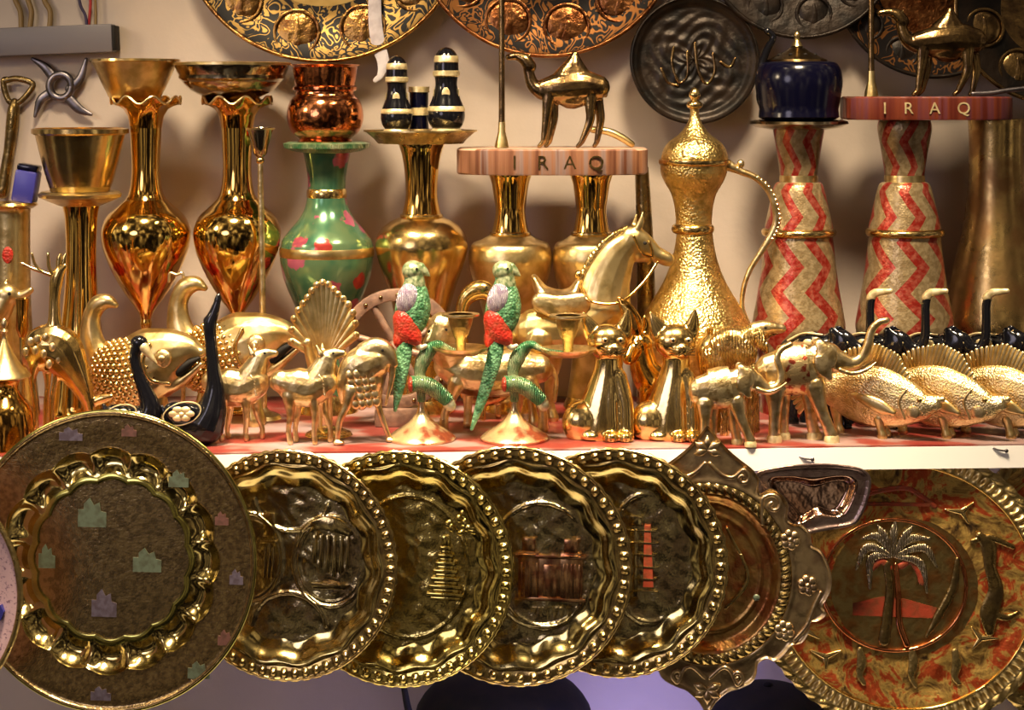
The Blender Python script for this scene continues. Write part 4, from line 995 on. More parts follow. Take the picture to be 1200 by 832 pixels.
# fan tailed peacock
F = Fig('fantail_peacock', 'brass peacock with a wide spread fan tail behind the fawns', 'peacock figurine', 380, .088)
e = F.py0
mb = F.mb(); fan = F.mb(); tips = F.mb()
for k in range(17):
    a = math.radians(168 - k * 9.4); L_ = 64 + 3 * math.sin(k)
    x, y = 380 + L_ * .60 * math.cos(a) * 1.02, 418 - (L_ + 18) * math.sin(a) * 1.02
    fan.tube([(380, 424, 2.5, 2, 0), ((380 + x) / 2, (424 + y) / 2, 4.2, 1.8, 1), (x, y, 4.8, 1.8, 0)], sub=3, seg=10)
    tips.ell(x, y - 1, 3, 4, 2.6, dy=-2)
tl = F.add('fan_tail', fan, 'gold_satin')
F.add('feather_tip', tips, 'gold_pale', parent=tl, label='pale beaded feather tips')
mb.ell(380, 436, 20, 18, 16, dy=-14).tube([(372, 430, 9, 9, -20), (366, 414, 6, 6, -24), (364, 402, 5, 5, -26)]).ell(363, 398, 6, 6, 5, dy=-27).cone(360, 398, 2.5, 352, 402, dy=-28)
mb.tube([(376, 450, 4, 4, -14), (376, 474, 3, 3, -12), (376, e - 8, 3, 3, -10)]).tube([(388, 450, 4, 4, -14), (388, 474, 3, 3, -12), (388, e - 8, 3, 3, -10)])
F.add('body', mb, 'gold_satin', vox=1.3)
F.add('base', F.mb().lathe(386, [(0, e - 9), (14, e - 8), (26, e - 3), (28, e)], dy=-8), 'gold')

# bowed bird (hawk/pelican)
F = Fig('bowed_bird', 'brass long-legged bird bowing its head, left of the first parrot', 'bird figurine', 430, .022)
e = F.py0
mb = F.mb()
mb.tube([(402, 470, 4, 3), (405, 452, 12, 10), (416, 436, 21, 15), (428, 428, 24, 17), (438, 424, 20, 15)])
mb.tube([(428, 412, 12, 11), (442, 408, 13, 11), (454, 415, 11, 9), (461, 426, 6, 5)])
mb.tube([(460, 424, 5, 4), (459, 445, 3.4, 3), (452, 474, 1.5, 1.5)])
mb.tube([(432, 446, 18, 12), (430, 462, 13, 10), (424, 476, 5, 5)])
legs(mb, [(-9, [(412, 456, 9), (407, 474, 5.5), (399, 492, 4), (396, e - 5, 3.2)]), (9, [(440, 458, 8), (443, 478, 4.2), (450, 500, 3.4), (456, e - 5, 3)])])
mb.tube([(394, e - 3, 3, 5, -9), (402, e - 3, 2.6, 5, -10)], sub=1); mb.tube([(454, e - 3, 3, 5, 9), (464, e - 3, 2.6, 5, 8)], sub=1)
F.add('body', mb, 'gold_pale', vox=1.1)
mb = F.mb()
for i in range(5):
    for j in range(4):
        x = 411 + j * 8 + i * 1.5; y = 438 + i * 8.5 - j * 1.0
        mb.ell(x, y, 5, 6.5, 3, dy=-14.5 + abs(j - 1.3) * 1.8 + i * .7, rot=-18, seg=12, rings=8)
F.add('wing', mb, 'gold_pale', label='scaly feathered wing')
F.add('eye', F.mb().ell(449, 409, 1.7, 1.7, 1, dy=-10.5), 'blackdull')

# wheel
F = Fig('spoked_wheel', 'brown spoked cart wheel ornament standing behind the first parrot', 'wheel', 466, .145)
e = F.py0
rim = F.mb(); n = 40; cx, cy = 466, 408
rp = []
for (r, d) in ((70, -6), (70, 6), (56, 6), (56, -6)):
    rp.append((r, d))
rows = []
for k in range(n + 1):
    a = 2 * PI * k / n; rows.append([rim.L(cx + r * math.cos(a), cy + r * math.sin(a), d) for r, d in rp])
rim.addgrid(rows, cap=False)
F.add('rim', rim, 'wood_wheel', bevel=1.5)
mb = F.mb()
for k in range(20): a = 2 * PI * k / 20; mb.ell(cx + 63 * math.cos(a), cy + 63 * math.sin(a), 2.4, 2.4, 2, dy=-6.5, seg=10, rings=6)
F.add('rivets', mb, 'bronze')
for k in range(8):
    a = 2 * PI * k / 8 + .26; F.add('spoke', F.mb().tube([(cx + 9 * math.cos(a), cy + 9 * math.sin(a), 4), (cx + 58 * math.cos(a), cy + 58 * math.sin(a), 4.5)], sub=1), 'wood_wheel')
F.add('hub', F.mb().ell(cx, cy, 12, 12, 12), 'wood_wheel')
F.add('foot_block', F.mb().box(440, 477, 492, e, -14, 14), 'wood_wheel', bevel=2)

# bull
F = Fig('brass_bull', 'stocky brass bull standing behind the two parrots, head turned to the viewer', 'bull figurine', 570, .115)
e = F.py0
mb = F.mb()
mb.tube([(528, 428, 20, 18), (548, 436, 27, 21), (580, 438, 27, 21), (612, 434, 26, 20), (630, 432, 18, 16)])
mb.tube([(532, 424, 22, 18), (524, 406, 20, 17, -8), (519, 392, 19, 15, -16)])
mb.tube([(519, 380, 17, 12, -18), (513, 394, 15, 11, -24), (508, 401, 12, 8, -28)])
mb.cone(508, 376, 4, 498, 368, dy=-16); mb.cone(528, 376, 4, 538, 370, dy=-16)
mb.tube([(644, 430, 5), (652, 445, 3), (650, 470, 2.5)])
legs(mb, [(-12, [(536, 446, 11), (528, 468, 6), (522, 482, 5), (520, e - 3, 6)]), (12, [(548, 450, 10), (548, 470, 6), (548, 484, 5), (548, e - 3, 6)]), (-12, [(618, 446, 12), (632, 466, 7), (636, 482, 5.5), (636, e - 3, 7)]), (12, [(606, 448, 11), (608, 470, 6), (606, 484, 5), (606, e - 3, 6)])])
F.add('body', mb, 'gold_pale', vox=1.4)
F.add('eye', F.mb().ell(505, 385, 2.6, 2.2, 1.5, dy=-29).ell(523, 383, 2.6, 2.2, 1.5, dy=-29), 'blackdull')
F.add('muzzle', F.mb().ell(507, 402, 9.5, 6.5, 4, dy=-34.5, rot=12), 'old_dark', label='dark oval muzzle')

# arching goose
F = Fig('brass_goose', 'brass goose with arched neck behind the second parrot', 'goose figurine', 556, .19)
e = F.py0
mb = F.mb()
mb.tube([(548, 440, 12, 12), (542, 410, 9, 9), (540, 380, 7, 7), (543, 356, 8, 8), (552, 344, 11, 9), (565, 340, 12, 10), (576, 346, 9, 7)])
mb.tube([(576, 342, 5, 4), (584, 348, 3, 3), (590, 354, 1.5, 2)]); mb.ell(568, 452, 34, 24, 20); mb.tube([(592, 446, 12, 9), (603, 438, 5, 5)])
mb.tube([(566, 470, 4, 4, -8), (566, e, 4, 5, -8)], sub=1, round_=False); mb.tube([(584, 470, 4, 4, 8), (584, e, 4, 5, 8)], sub=1, round_=False)
F.add('body', mb, 'gold', vox=1.4)
F.add('eye', F.mb().ell(570, 336, 1.6, 1.6, 1, dy=-7.6), 'blackdull')

# parrots
def parrot(bx, label, cup, tail_end, cd, hx):
    """bx base centre; hx head x"""
    F = Fig('parrot_candlestick', label, 'candlestick', bx, .047)
    e = F.py0; d = hx - 485
    F.add('base', F.mb().lathe(bx, [(4, 464), (4.5, 478), (8, 486), (16, 495), (30, 504), (39, 511), (40, e - 2), (39, e)], sm=2), 'base_paint')
    br = F.add('branch', F.mb().tube([(bx - 12, 448, 9.5, 9.5, -13), (bx + 2, 448, 9.5, 9.5, -11), (bx + 16, 455, 9.5, 9, -8), (bx + 32, 469, 8, 8, -6)], round_=False), 'green')
    F.add('cut_face', F.mb().ell(bx - 11.5, 448, 4, 9, 9, dy=-14.5), 'red_enamel', parent=br, label='red cut end of the branch')
    F.add('branch_tip', F.mb().tube([(bx + 31, 469, 7.6, 7.4, -6), (bx + 34, 474, 7, 7, -6)], sub=1), 'cream', parent=br, label='cream branch end')
    F.add('stem', F.mb().tube([(bx, 468, 5), (bx - 1, 450, 6, 6, 0), (bx - 2, 436, 7), (bx + 2, 422, 9), (bx + 10, 410, 8), (bx + 20, 403, 5, 5, cd * .3), (bx + 34, 408, 3, 3, cd * .7), (cup, 412, 3, 3, cd)], sub=6), 'green')
    mb = F.mb()
    for k in range(3): mb.tube([(bx + 6 + k * 6, 420 - k * 5, 3, 9, 0), (bx + 8 + k * 6, 417 - k * 5, 3, 9, 0)], sub=1)
    # bird
    bird = F.mb()
    bird.tube([(hx + 0, 317, 12, 11), (hx + 1, 328, 11, 10), (hx + 1, 342, 17, 14), (hx, 360, 21, 16), (hx - 3, 378, 19, 15), (hx - 6, 392, 12, 11), (hx - 9, 405, 8, 7)])
    bo = F.add('bird_body', bird, 'green_feather', vox=1.1)
    F.add('head', F.mb().ell(hx, 317, 13.2, 12, 12).tube([(hx + 2, 326, 11.5, 11), (hx + 2, 334, 13, 12)], sub=1), 'head_enamel', vox=1.0, parent=bo)
    F.add('beak', F.mb().tube([(hx + 8, 315, 8, 6), (hx + 14, 319, 5, 4.5), (hx + 19, 323, 1.4, 1.4)], sub=4), 'head_enamel', vox=.8, parent=bo)
    F.add('eye', F.mb().ell(hx + 5, 314, 1.5, 1.5, 1, dy=-11.6).ell(hx + 5, 314, 1.5, 1.5, 1, dy=11.6), 'blackdull', parent=bo)
    wm = F.mb(); wm.ell(hx - 5, 350, 14, 21, 14, dy=-4.5, rot=16)
    F.add('wing_top', wm, 'lilac_enamel', parent=bo, label='lilac white upper wing')
    F.add('wing_lower', F.mb().tube([(hx - 9, 374, 15, 13, -5), (hx - 5, 388, 16, 13, -5), (hx + 3, 397, 10, 10, -6), (hx + 7, 403, 4, 4, -6)], sub=4).ell(hx - 14, 394, 9, 14, 8, dy=-6, rot=12), 'red_enamel', vox=1.1, parent=bo, label='red lower wing')
    tx, ty = tail_end
    F.add('tail', F.mb().tube([(hx - 8, 398, 9, 6, -7), (hx - 11, 420, 9, 5, -10), ((hx - 11 + tx) / 2 - 0, (425 + ty) / 2, 6.5, 3.5, -14), (tx, ty, 2, 1.5, -16)], sub=6), 'green_feather', parent=bo)
    F.add('foot', F.mb().tube([(hx + 3, 398, 4, 3, -6), (hx + 9, 406, 3.5, 3, -8), (hx + 15, 404, 2.5, 2.5, -9)], sub=4), 'cream', parent=bo)
    F.add('drip_dish', F.mb().lathe(cup, [(0, 412), (20, 410), (30, 406), (33, 405), (30, 409), (20, 414), (0, 416)], dy=cd), 'gold_pale')
    F.add('candle_cup', F.mb().lathe(cup, hollow([(21, 367), (15, 370), (13, 380), (9, 391), (6, 397), (6, 411)], 3), sm=1, dy=cd), 'old')
    F.add('cup_rim', F.mb().lathe(cup, [(14.5, 367), (22, 366.5), (22, 368.5), (14.5, 371)], cap=False, dy=cd), 'gold_pale')
    return F
parrot(494, 'green and red parrot candlestick standing left of the other', 540, (464, 478), -10, 484)
parrot(603, 'green and red parrot candlestick at right, with its long tail hanging free', 665, (553, 500), -22, 590)

# horse
F = Fig('saddled_horse', 'large shiny brass horse with saddle and raised head behind the cats', 'horse figurine', 690, .160)
e = F.py0
mb = F.mb()
mb.tube([(630, 388, 28, 22), (655, 388, 31, 24), (685, 380, 33, 24), (706, 368, 30, 22)])
mb.tube([(706, 362, 34, 21), (708, 340, 31, 17), (714, 320, 27, 14), (724, 300, 22, 12), (738, 284, 16, 11)])
mb.tube([(742, 281, 17, 12), (754, 289, 15.5, 10.5), (769, 298, 10, 8), (782, 304, 8.5, 7.5)])
mb.tube([(750, 297, 12, 9), (758, 300, 8, 8)])
mb.tube([(744, 272, 4, 3, -5), (750, 262, 4.5, 2.5, -6), (753, 248, 1.2, 1, -6)], sub=4); mb.tube([(740, 274, 4, 3, 5), (744, 264, 4.5, 2.5, 6), (746, 252, 1.2, 1, 6)], sub=4)
mb.tube([(610, 376, 8), (598, 392, 9), (594, 420, 7), (597, 445, 3)])
legs(mb, [(-14, [(632, 398, 18), (630, 426, 9), (622, 452, 6), (624, 478, 5), (626, e - 4, 8)]), (14, [(646, 400, 16), (650, 428, 9), (644, 454, 6), (646, 478, 5), (648, e - 4, 8)]),
          (-14, [(704, 392, 16), (706, 424, 8), (706, 452, 6), (706, 478, 5), (708, e - 4, 8)]), (14, [(716, 388, 15), (724, 420, 8), (722, 452, 6), (722, 478, 5), (724, e - 4, 8)])])
F.add('body', mb, 'gold_satin', vox=1.5)
F.add('mane', F.mb().tube([(734, 268, 4, 4), (715, 281, 6, 4), (696, 304, 7, 4), (682, 330, 6, 5)], sub=6), 'hair')
F.add('eye', F.mb().ell(755, 284, 2.4, 2, 1.2, dy=-10), 'blackdull')
F.add('bridle', F.mb().tube([(760, 282, 1.6, 1.6, -9), (764, 296, 1.6, 1.6, -10.5), (760, 308, 1.6, 1.6, -8)], sub=4).tube([(742, 276, 1.6, 1.6, -11), (752, 296, 1.6, 1.6, -12), (764, 300, 1.6, 1.6, -10)], sub=4), 'gold_smooth')
F.add('reins', F.mb().tube([(770, 306, 1.6, 1.6, -9), (752, 330, 1.6, 1.6, -17), (724, 352, 1.6, 1.6, -24), (690, 350, 1.6, 1.6, -24), (680, 335, 1.6, 1.6, -8)], sub=6), 'gold_smooth')
sd = F.mb(); sd.tube([(626, 325, 4, 14), (636, 342, 9, 21), (654, 350, 11, 24), (670, 345, 9, 21), (678, 330, 4, 9)], sub=5)
sd.tube([(634, 352, 12, 6, -20), (656, 358, 15, 5, -24), (678, 354, 14, 5, -21)], sub=4)
so = F.add('saddle', sd, 'gold_pale', vox=1.3)
F.add('pommel', F.mb().ell(678, 322, 5, 5.5, 5), 'gold', parent=so)

# rabbit between cats with long ears
F = Fig('long_eared_donkey', 'small brass long-eared donkey between the two cats', 'donkey figurine', 745, .108)
e = F.py0
mb = F.mb()
mb.tube([(725, 349, 3, 3, -4), (733, 360, 8, 4, -6), (743, 376, 9, 5, -5), (748, 394, 6, 5, -2)], sub=6)
mb.tube([(756, 372, 2, 2, 8), (758, 384, 6, 4, 8), (754, 398, 6, 5, 4)], sub=4)
mb.ell(750, 404, 15, 14, 13); mb.tube([(742, 408, 10, 9, -8), (736, 418, 8, 7, -16)])
mb.tube([(752, 412, 14, 13), (756, 432, 18, 16), (768, 448, 22, 18), (788, 450, 18, 16)])
legs(mb, [(-9, [(756, 456, 8), (754, 478, 5), (754, e - 3, 6)]), (9, [(762, 456, 8), (762, 478, 5), (762, e - 3, 6)]), (-9, [(790, 456, 8), (792, 478, 5), (790, e - 3, 6)]), (9, [(796, 454, 8), (798, 478, 5), (798, e - 3, 6)])])
F.add('body', mb, 'gold_amber', vox=1.3)
F.add('inner_ear', F.mb().tube([(729, 357, 2, 1.2, -9.5), (737, 369, 4.5, 1.6, -11), (744, 383, 3, 1.5, -9)], sub=5), 'old_dark', label='dark hollow of the ear')
F.add('eye', F.mb().ell(744, 402, 2, 2, 1.2, dy=-13), 'blackdull')

# cats
def cat(label, dx):
    F = Fig('brass_cat', label, 'cat figurine', 708 + dx, .060)
    e = F.py0; X = lambda x: x + dx
    mb = F.mb()
    mb.ell(X(712), 400, 25, 21, 19, dy=-4)
    mb.ell(X(718), 408, 13, 9, 9, dy=-18)
    for s_, bx, tx in ((-1, 696, 683), (1, 728, 735)):
        mb.tube([(X(bx), 391, 12, 6, -5), (X((bx + tx) / 2 + s_), 378, 8.5, 4.5, -5), (X(tx), 362 if s_ > 0 else 366, 2, 2, -5)], sub=3)
    mb.tube([(X(713), 414, 16, 14), (X(713), 430, 17, 15), (X(712), 450, 23, 18), (X(709), 474, 29, 22), (X(706), 498, 34, 25), (X(706), e - 7, 35, 25)], sub=5)
    mb.ell(X(685), 495, 27, 27, 20, dy=-3)
    for x in (716, 733):
        mb.tube([(X(716 + (x - 716) * .5), 440, 10, 8, -8), (X(x - 1), 470, 9.5, 8, -14), (X(x), 498, 9, 7, -18), (X(x), e - 6, 9, 8, -20)], sub=4)
        mb.ell(X(x - 1), e - 5, 10, 7.5, 10, dy=-24)
    mb.ell(X(692), e - 5, 12, 6, 9, dy=-18)
    mb.tube([(X(732), e - 8, 6, 6, 10), (X(738), e - 8, 6, 6, 2)], sub=1)
    F.add('body', mb, 'gold_cat', vox=1.3, smooth=9)
    f_ = F.mb()
    for x in (708, 726): 
        f_.ell(X(x), 396, 4.4, 3.4, 2.5, dy=-21 if x > 710 else -21)
    F.add('eye', f_, 'gold_pale')
    F.add('pupil', F.mb().ell(X(708), 396, 1.6, 2.2, 1.4, dy=-23).ell(X(726), 396, 1.6, 2.2, 1.4, dy=-23), 'blackdull')
    F.add('nose', F.mb().ell(X(718), 404, 3, 2, 2, dy=-27), 'old_dark')
    w = F.mb()
    for s_ in (-1, 1):
        for k in range(3): w.tube([(X(718 + s_ * 5), 408 + k * 2, .7, .7, -26), (X(718 + s_ * 15), 405 + k * 4, .7, .7, -22)], sub=1, seg=6)
        w.tube([(X(718), 410, .8, .8, -27), (X(718 + s_ * 4), 413, .8, .8, -26)], sub=1, seg=6)
    F.add('whiskers', w, 'old_dark')
    fr = F.mb()
    for x in (714, 732):
        for k in range(-1, 2): fr.tube([(X(x + k * 5), e - 9, 1.1, 1, -32), (X(x + k * 5.5), e - 3, 1.1, 1, -33)], sub=1, seg=6)
    F.add('toe_lines', fr, 'old')
    return F
cat('shiny brass cat sitting left of the other cat, beside the parrot candlestick', 0)
cat('shiny brass cat sitting right of the other cat, beside the small elephant', 79)

# lamb + bell pot behind
F = Fig('brass_ram', 'brass ram with wavy fleece looking right behind the small elephant', 'ram figurine', 868, .085)
e = F.py0
mb = F.mb()
mb.ell(858, 412, 30, 30, 18); mb.tube([(868, 404, 18, 14), (884, 392, 14, 11), (898, 387, 10, 8), (914, 386, 5, 5)]); mb.tube([(886, 392, 7, 5, -10), (893, 404, 6, 4, -13), (898, 412, 2, 2, -12)])
mb.tube([(840, 420, 20, 16), (850, 440, 22, 16), (870, 438, 20, 15)])
legs(mb, [(-9, [(848, 450, 8), (848, 475, 5), (848, e - 3, 6)]), (9, [(854, 450, 8), (855, 475, 5), (855, e - 3, 6)]), (-9, [(876, 446, 8), (878, 475, 5), (878, e - 3, 6)]), (9, [(884, 446, 8), (886, 475, 5), (886, e - 3, 6)])])
F.add('body', mb, 'hair', vox=1.3)
F.add('face', F.mb().tube([(886, 388, 11.5, 9.5), (899, 385, 10, 8.4), (916, 385, 5.4, 5.4)], sub=4), 'gold_pale')
F.add('eye', F.mb().ell(896, 383, 1.8, 1.6, 1, dy=-8.6), 'blackdull')
F = Fig('round_brass_bell', 'small round brass bell right of the second cat', 'bell', 830, .108)
e = F.py0
F.add('bell', F.mb().lathe(832, [(0, 384), (4, 385), (4, 392), (9, 396), (15, 404), (17, 414), (15, 428), (12, 446), (16, e - 6), (16, e), (0, e)], sm=2), 'gold')

# elephants
def elephant(x0, Y, label, mats, sc_, trunk, name='brass_elephant', yaw=0, black=False, tusk=True, vox=1.2):
    """side profile facing right in a frame whose body centre is x=935, feet at y=518; scaled about the feet"""
    bm_, cl, hoof = mats
    F = Fig(name, label, 'elephant figurine', x0, Y, yaw=yaw)
    s0 = F.s; F.s = s0 * sc_; F.sy = .66 if black else .9; F.x0 = 935; F.py0 = 518   # local drawing frame
    mb = F.mb()
    mb.tube([(906, 438, 24, 18), (922, 436, 29, 22), (940, 434, 29, 22), (956, 428, 22, 17)])
    mb.tube([(956, 422, 18, 14), (968, 420, 18, 14), (978, 425, 14, 11)])
    mb.tube(trunk, sub=6)
    mb.tube([(897, 428, 3), (889, 440, 2.5), (886, 462, 2.2)])
    legs(mb, [(-11, [(906, 456, 13), (906, 480, 8), (905, 498, 7), (905, 512, 7.5)]), (11, [(916, 456, 13), (918, 480, 8), (918, 498, 7), (918, 512, 7.5)]),
              (-11, [(952, 452, 13), (958, 476, 8.5), (967, 498, 7), (972, 511, 8)]), (11, [(948, 452, 12), (950, 478, 8), (952, 498, 7), (955, 512, 7.5)])])
    F.add('body', mb, bm_, vox=vox)
    for s_ in (-1, 1):
        F.add('ear', F.mb().tube([(958, 404, 6, 2.5, s_ * 15), (964, 416, 13, 3, s_ * 18), (962, 430, 11, 3, s_ * 19), (968, 442, 4, 2, s_ * 18)], sub=5), bm_)
        F.add('tusk', F.mb().tube([(982, 434, 3, 3, s_ * 9), (996, 438, 2.8, 2.8, s_ * 11), (1012, 434, 2.2, 2.2, s_ * 11), (1024, 425, .8, .8, s_ * 10)], sub=4), 'white_gold' if black else 'gold_pale')
    F.add('eye', F.mb().ell(975, 416, 2, 1.8, 1, dy=-12.6).ell(975, 416, 2, 1.8, 1, dy=12.6), 'white_gold' if black else 'blackdull')
    bl = F.mb(); bl.tube([(910, 434, 27, 20.5), (928, 434, 31, 24), (944, 432, 30, 23.4)], sub=8, round_=False, seg=40)
    if not black:
        F.add('blanket', bl, cl, label='engraved blanket with red and dark patterns')
    else:
        w = F.mb()
        for k in range(6):
            a = 2 * PI * k / 6; w.ell(932 + 8 * math.cos(a), 424 + 7 * math.sin(a), 6, 4.5, 2, dy=-21.5)
        F.add('gold_flower', w, 'white_gold', label='gold painted flower')
        F.add('gold_line', F.mb().tube([(900, 418, 1.3, 1.3, -12), (920, 408, 1.3, 1.3, -13), (944, 408, 1.3, 1.3, -13)], sub=5), 'white_gold', label='gold painted line')
    for dy, x in ((-11, 905), (11, 918), (-11, 972), (11, 955)):
        F.add('foot', F.mb().lathe(x, [(7.6, 510), (9, 513), (9, 518)], seg=24, dy=dy), hoof)
    return F
tr_big = [(980, 424, 13, 11), (996, 428, 9, 8), (1008, 422, 6.5, 6), (1016, 406, 5.5, 5), (1020, 390, 5, 5), (1028, 380, 4.5, 4.5), (1038, 377, 4, 4)]
tr_small = [(980, 424, 13, 11), (998, 436, 9, 8), (1014, 430, 6.5, 6), (1018, 412, 5.5, 5), (1012, 392, 5, 5), (1018, 378, 4.5, 4.5), (1032, 370, 4, 4)]
tr_blk = [(980, 424, 12, 10), (993, 424, 8, 8), (1000, 410, 6, 6), (1001, 390, 5.5, 5), (1001, 372, 5.5, 5), (1003, 362, 5, 5)]
elephant(936, .042, 'larger brass elephant with patterned red blanket and raised trunk', ('gold_pale', 'cloth', 'white_gold'), 1.0, tr_big)
elephant(849, .012, 'smaller brass elephant with engraved blanket beside the right cat', ('gold_pale', 'cloth_pale', 'white_gold'), .80, tr_small)
for i, (x, lb) in enumerate(((958, 'black and gold elephant behind the larger brass elephant'), (1022, 'black and gold elephant, second from the left in the back row'), (1092, 'black and gold elephant, third from the left in the back row'), (1160, 'black and gold elephant in the back row at the right edge'))):
    F = elephant(x, .151, lb, ('black', 'black', 'black'), .97, tr_blk, name='black_elephant', yaw=-30, black=True, vox=1.4)
    F.add('trunk_tip', F.mb().tube([(1002, 361, 5.6, 5.2), (1008, 355, 5, 4.6), (1026, 352, 3.2, 3.4)], sub=4), 'white_gold', label='gold trunk tip')
# fishes
def carp(x0, Y, label, yaw):
    F = Fig('brass_carp', label, 'fish figurine', x0, Y, yaw=yaw); F.x0 = 1030; F.py0 = 512; F.sx = 1.10
    mb = F.mb()
    mb.tube([(955, 458, 7, 4), (972, 460, 18, 8), (1000, 463, 32, 11), (1030, 465, 37, 13), (1058, 468, 30, 12.5), (1080, 470, 19, 11), (1093, 468, 9, 8)], sub=6)
    mb.tube([(1090, 463, 6, 5), (1102, 461, 4, 4)], sub=1); mb.tube([(1088, 473, 6, 5), (1099, 470, 3.4, 3.6)], sub=1)
    F.add('body', mb, 'fish_scales', vox=1.2)
    # dorsal fin: fan of ribs
    def fin(pts0, pts1, name, n, dy0=0, dy1=0, mat='gold_satin'):
        mbb = F.mb()
        for k in range(n):
            t = k / (n - 1); i = t * (len(pts0) - 1); a = int(min(i, len(pts0) - 2)); u = i - a
            p = [pts0[a][q] * (1 - u) + pts0[a + 1][q] * u for q in (0, 1)]; i = t * (len(pts1) - 1); a = int(min(i, len(pts1) - 2)); u = i - a
            q_ = [pts1[a][q] * (1 - u) + pts1[a + 1][q] * u for q in (0, 1)]
            mbb.tube([(p[0], p[1], 2.6, 2, dy0), (q_[0], q_[1], 2.6, 1.6, dy1)], sub=1, seg=8)
        F.add(name, mbb, mat)
    fin([(985, 442), (1020, 434), (1060, 446)], [(972, 430), (1000, 412), (1030, 404), (1052, 414), (1066, 440)], 'dorsal_fin', 22)
    fin([(960, 452), (960, 464)], [(938, 430), (930, 450), (932, 476), (940, 492)], 'tail_fin', 10)
    F.add('pectoral_fin', F.mb().tube([(1052, 480, 3, 2, -12.5), (1038, 474, 8, 2.4, -14), (1020, 467, 6, 2.2, -14), (1006, 463, 1.5, 1.5, -12.5)], sub=5), 'gold_satin')
    F.add('gill', F.mb().tube([(1066, 452, 1.4, 1.4, -10), (1059, 466, 1.6, 1.4, -12.3), (1064, 486, 1.4, 1.4, -10)], sub=6).ell(1073, 477, 9, 9, 3, dy=-9.8), 'gold_pale')
    F.add('eye', F.mb().ell(1080, 463, 3.2, 3, 1.8, dy=-9.5), 'old_dark')
    for x, dy in ((1036, -6), (1036, 6), (985, 0)):
        F.add('foot_fin', F.mb().tube([(x - 2, 488 if dy else 482, 8, 5, dy), (x, 500, 5, 4, dy), (x + 2, 509, 6.5, 5, dy)], sub=4), 'gold_satin')
    return F
carp(1028, .066, 'brass carp with scaled body, left of three, beside the larger elephant', -33)
F = carp(1103, .066, 'brass carp in the middle of the row of three fish', -33)
F = carp(1178, .066, 'brass carp cut off by the right frame edge', -33)

# open-mouthed scaly fish with curled tails
def koi(x0, Y, label, dx, k, yaw=0):
    F = Fig('open_mouthed_fish', label, 'fish figurine', x0, Y, yaw=yaw); F.x0 = 160; F.s *= k; F.py0 = 500
    mb = F.mb()
    mb.tube([(134, 350, 4, 5), (124, 346, 9, 8), (112, 350, 11, 9), (104, 366, 11, 9), (104, 388, 14, 11), (112, 410, 20, 15), (130, 428, 30, 20), (158, 428, 41, 26), (186, 414, 42, 27), (206, 404, 30, 22), (224, 400, 18, 16), (238, 403, 8, 9)], sub=6)
    mb.tube([(190, 440, 18, 20), (208, 440, 9, 14), (224, 430, 5, 10), (240, 416, 3.5, 7)], sub=5)
    body = F.add('body', mb, 'gold_satin', vox=1.5)
    sc = F.mb()
    for i in range(13):
        for j in range(16):
            x = 112 + i * 7.4 + (j % 2) * 3.7; t = (x - 158) / 62
            if abs(t) > .98: continue
            h = 41 * math.sqrt(1 - t * t) * .97
            a = math.radians(-78 + j * 10.5); cy = 428 - max(0, (x - 150)) * .22
            y = cy + h * math.sin(a) * 1.0; d = -(27 * math.sqrt(max(0, 1 - t * t)) * math.cos(a)) * .96
            if y < 400 and x < 125: continue
            sc.ell(x, y, 3.7, 3.9, 3.6, dy=d, seg=12, rings=8)
    F.add('scales', sc, 'gold', label='raised bead-like scales')
    F.add('eye', F.mb().ell(200, 408, 11, 11, 5, dy=-22).ell(200, 408, 5, 5, 3, dy=-26), 'gold_pale')
    F.add('cheek', F.mb().tube([(185, 392, 2.5, 2.5, -24), (178, 412, 2.5, 2.5, -26), (186, 432, 2.5, 2.5, -24), (206, 438, 2.5, 2.5, -16)], sub=6), 'gold')
    F.add('mouth', F.mb().tube([(214, 424, 8, 10, -5), (228, 414, 5, 8, -5), (238, 409, 2.5, 6, -4)], sub=4), 'blackdull', label='dark open mouth')
    F.add('foot_fin', F.mb().tube([(140, 458, 12, 10), (134, 478, 9, 14), (130, 496, 10, 18)], sub=4).tube([(185, 452, 12, 10), (190, 478, 9, 14), (194, 496, 10, 18)], sub=4), 'gold_satin')
    return F
koi(160, .088, 'scaly brass fish with curled tail, behind the black swans', 0, 1.0, -10)
koi(266, .155, 'scaly brass fish with curled tail and dark mouth, behind the first fawn', 0, 1.06, -10)
F = Fig('brass_wire_figure', 'thin brass wire stand sticking up behind the fish tail', 'wire stand', 208, .17)
e = F.py0
F.add('wire_stand', F.mb().tube([(198, 330, 1.6), (199, 320, 1.6), (207, 322, 1.8), (214, 321, 2), (216, 345, 2), (216, 400, 2.4), (214, e - 3, 2.6)], sub=4).ell(214, e - 2, 10, 2, 8), 'gold_pale')

# antlered stag at left
F = Fig('antlered_stag', 'mirror-polished brass stag with antlers at the left above the platter', 'deer figurine', 68, .050)
e = F.py0
mb = F.mb()
mb.tube([(44, 416, 20, 16), (54, 408, 28, 20), (70, 412, 29, 20), (84, 430, 21, 16), (95, 450, 14, 12), (103, 470, 8, 8), (107, 486, 6, 6)], sub=6)
mb.tube([(64, 396, 15, 12), (64, 376, 8, 8), (64, 350, 6.5, 6), (66, 330, 8, 7), (70, 318, 7, 6), (76, 312, 4, 4)], sub=5)
mb.tube([(104, 474, 5, 4), (118, 468, 6, 4), (131, 464, 3, 3)], sub=4)
legs(mb, [(-8, [(42, 424, 9), (40, 446, 4), (43, 470, 3.5), (44, e - 3, 4.5)]), (8, [(52, 424, 8), (54, 450, 4), (52, 475, 3.5), (52, e - 3, 4.5)]), (-4, [(72, 424, 8), (66, 446, 4), (62, 470, 3.5), (62, e - 3, 4.5)]), (8, [(104, 480, 5), (106, 495, 4), (106, e - 3, 4.5)])])
F.add('body', mb, 'gold_cat', vox=1.3)
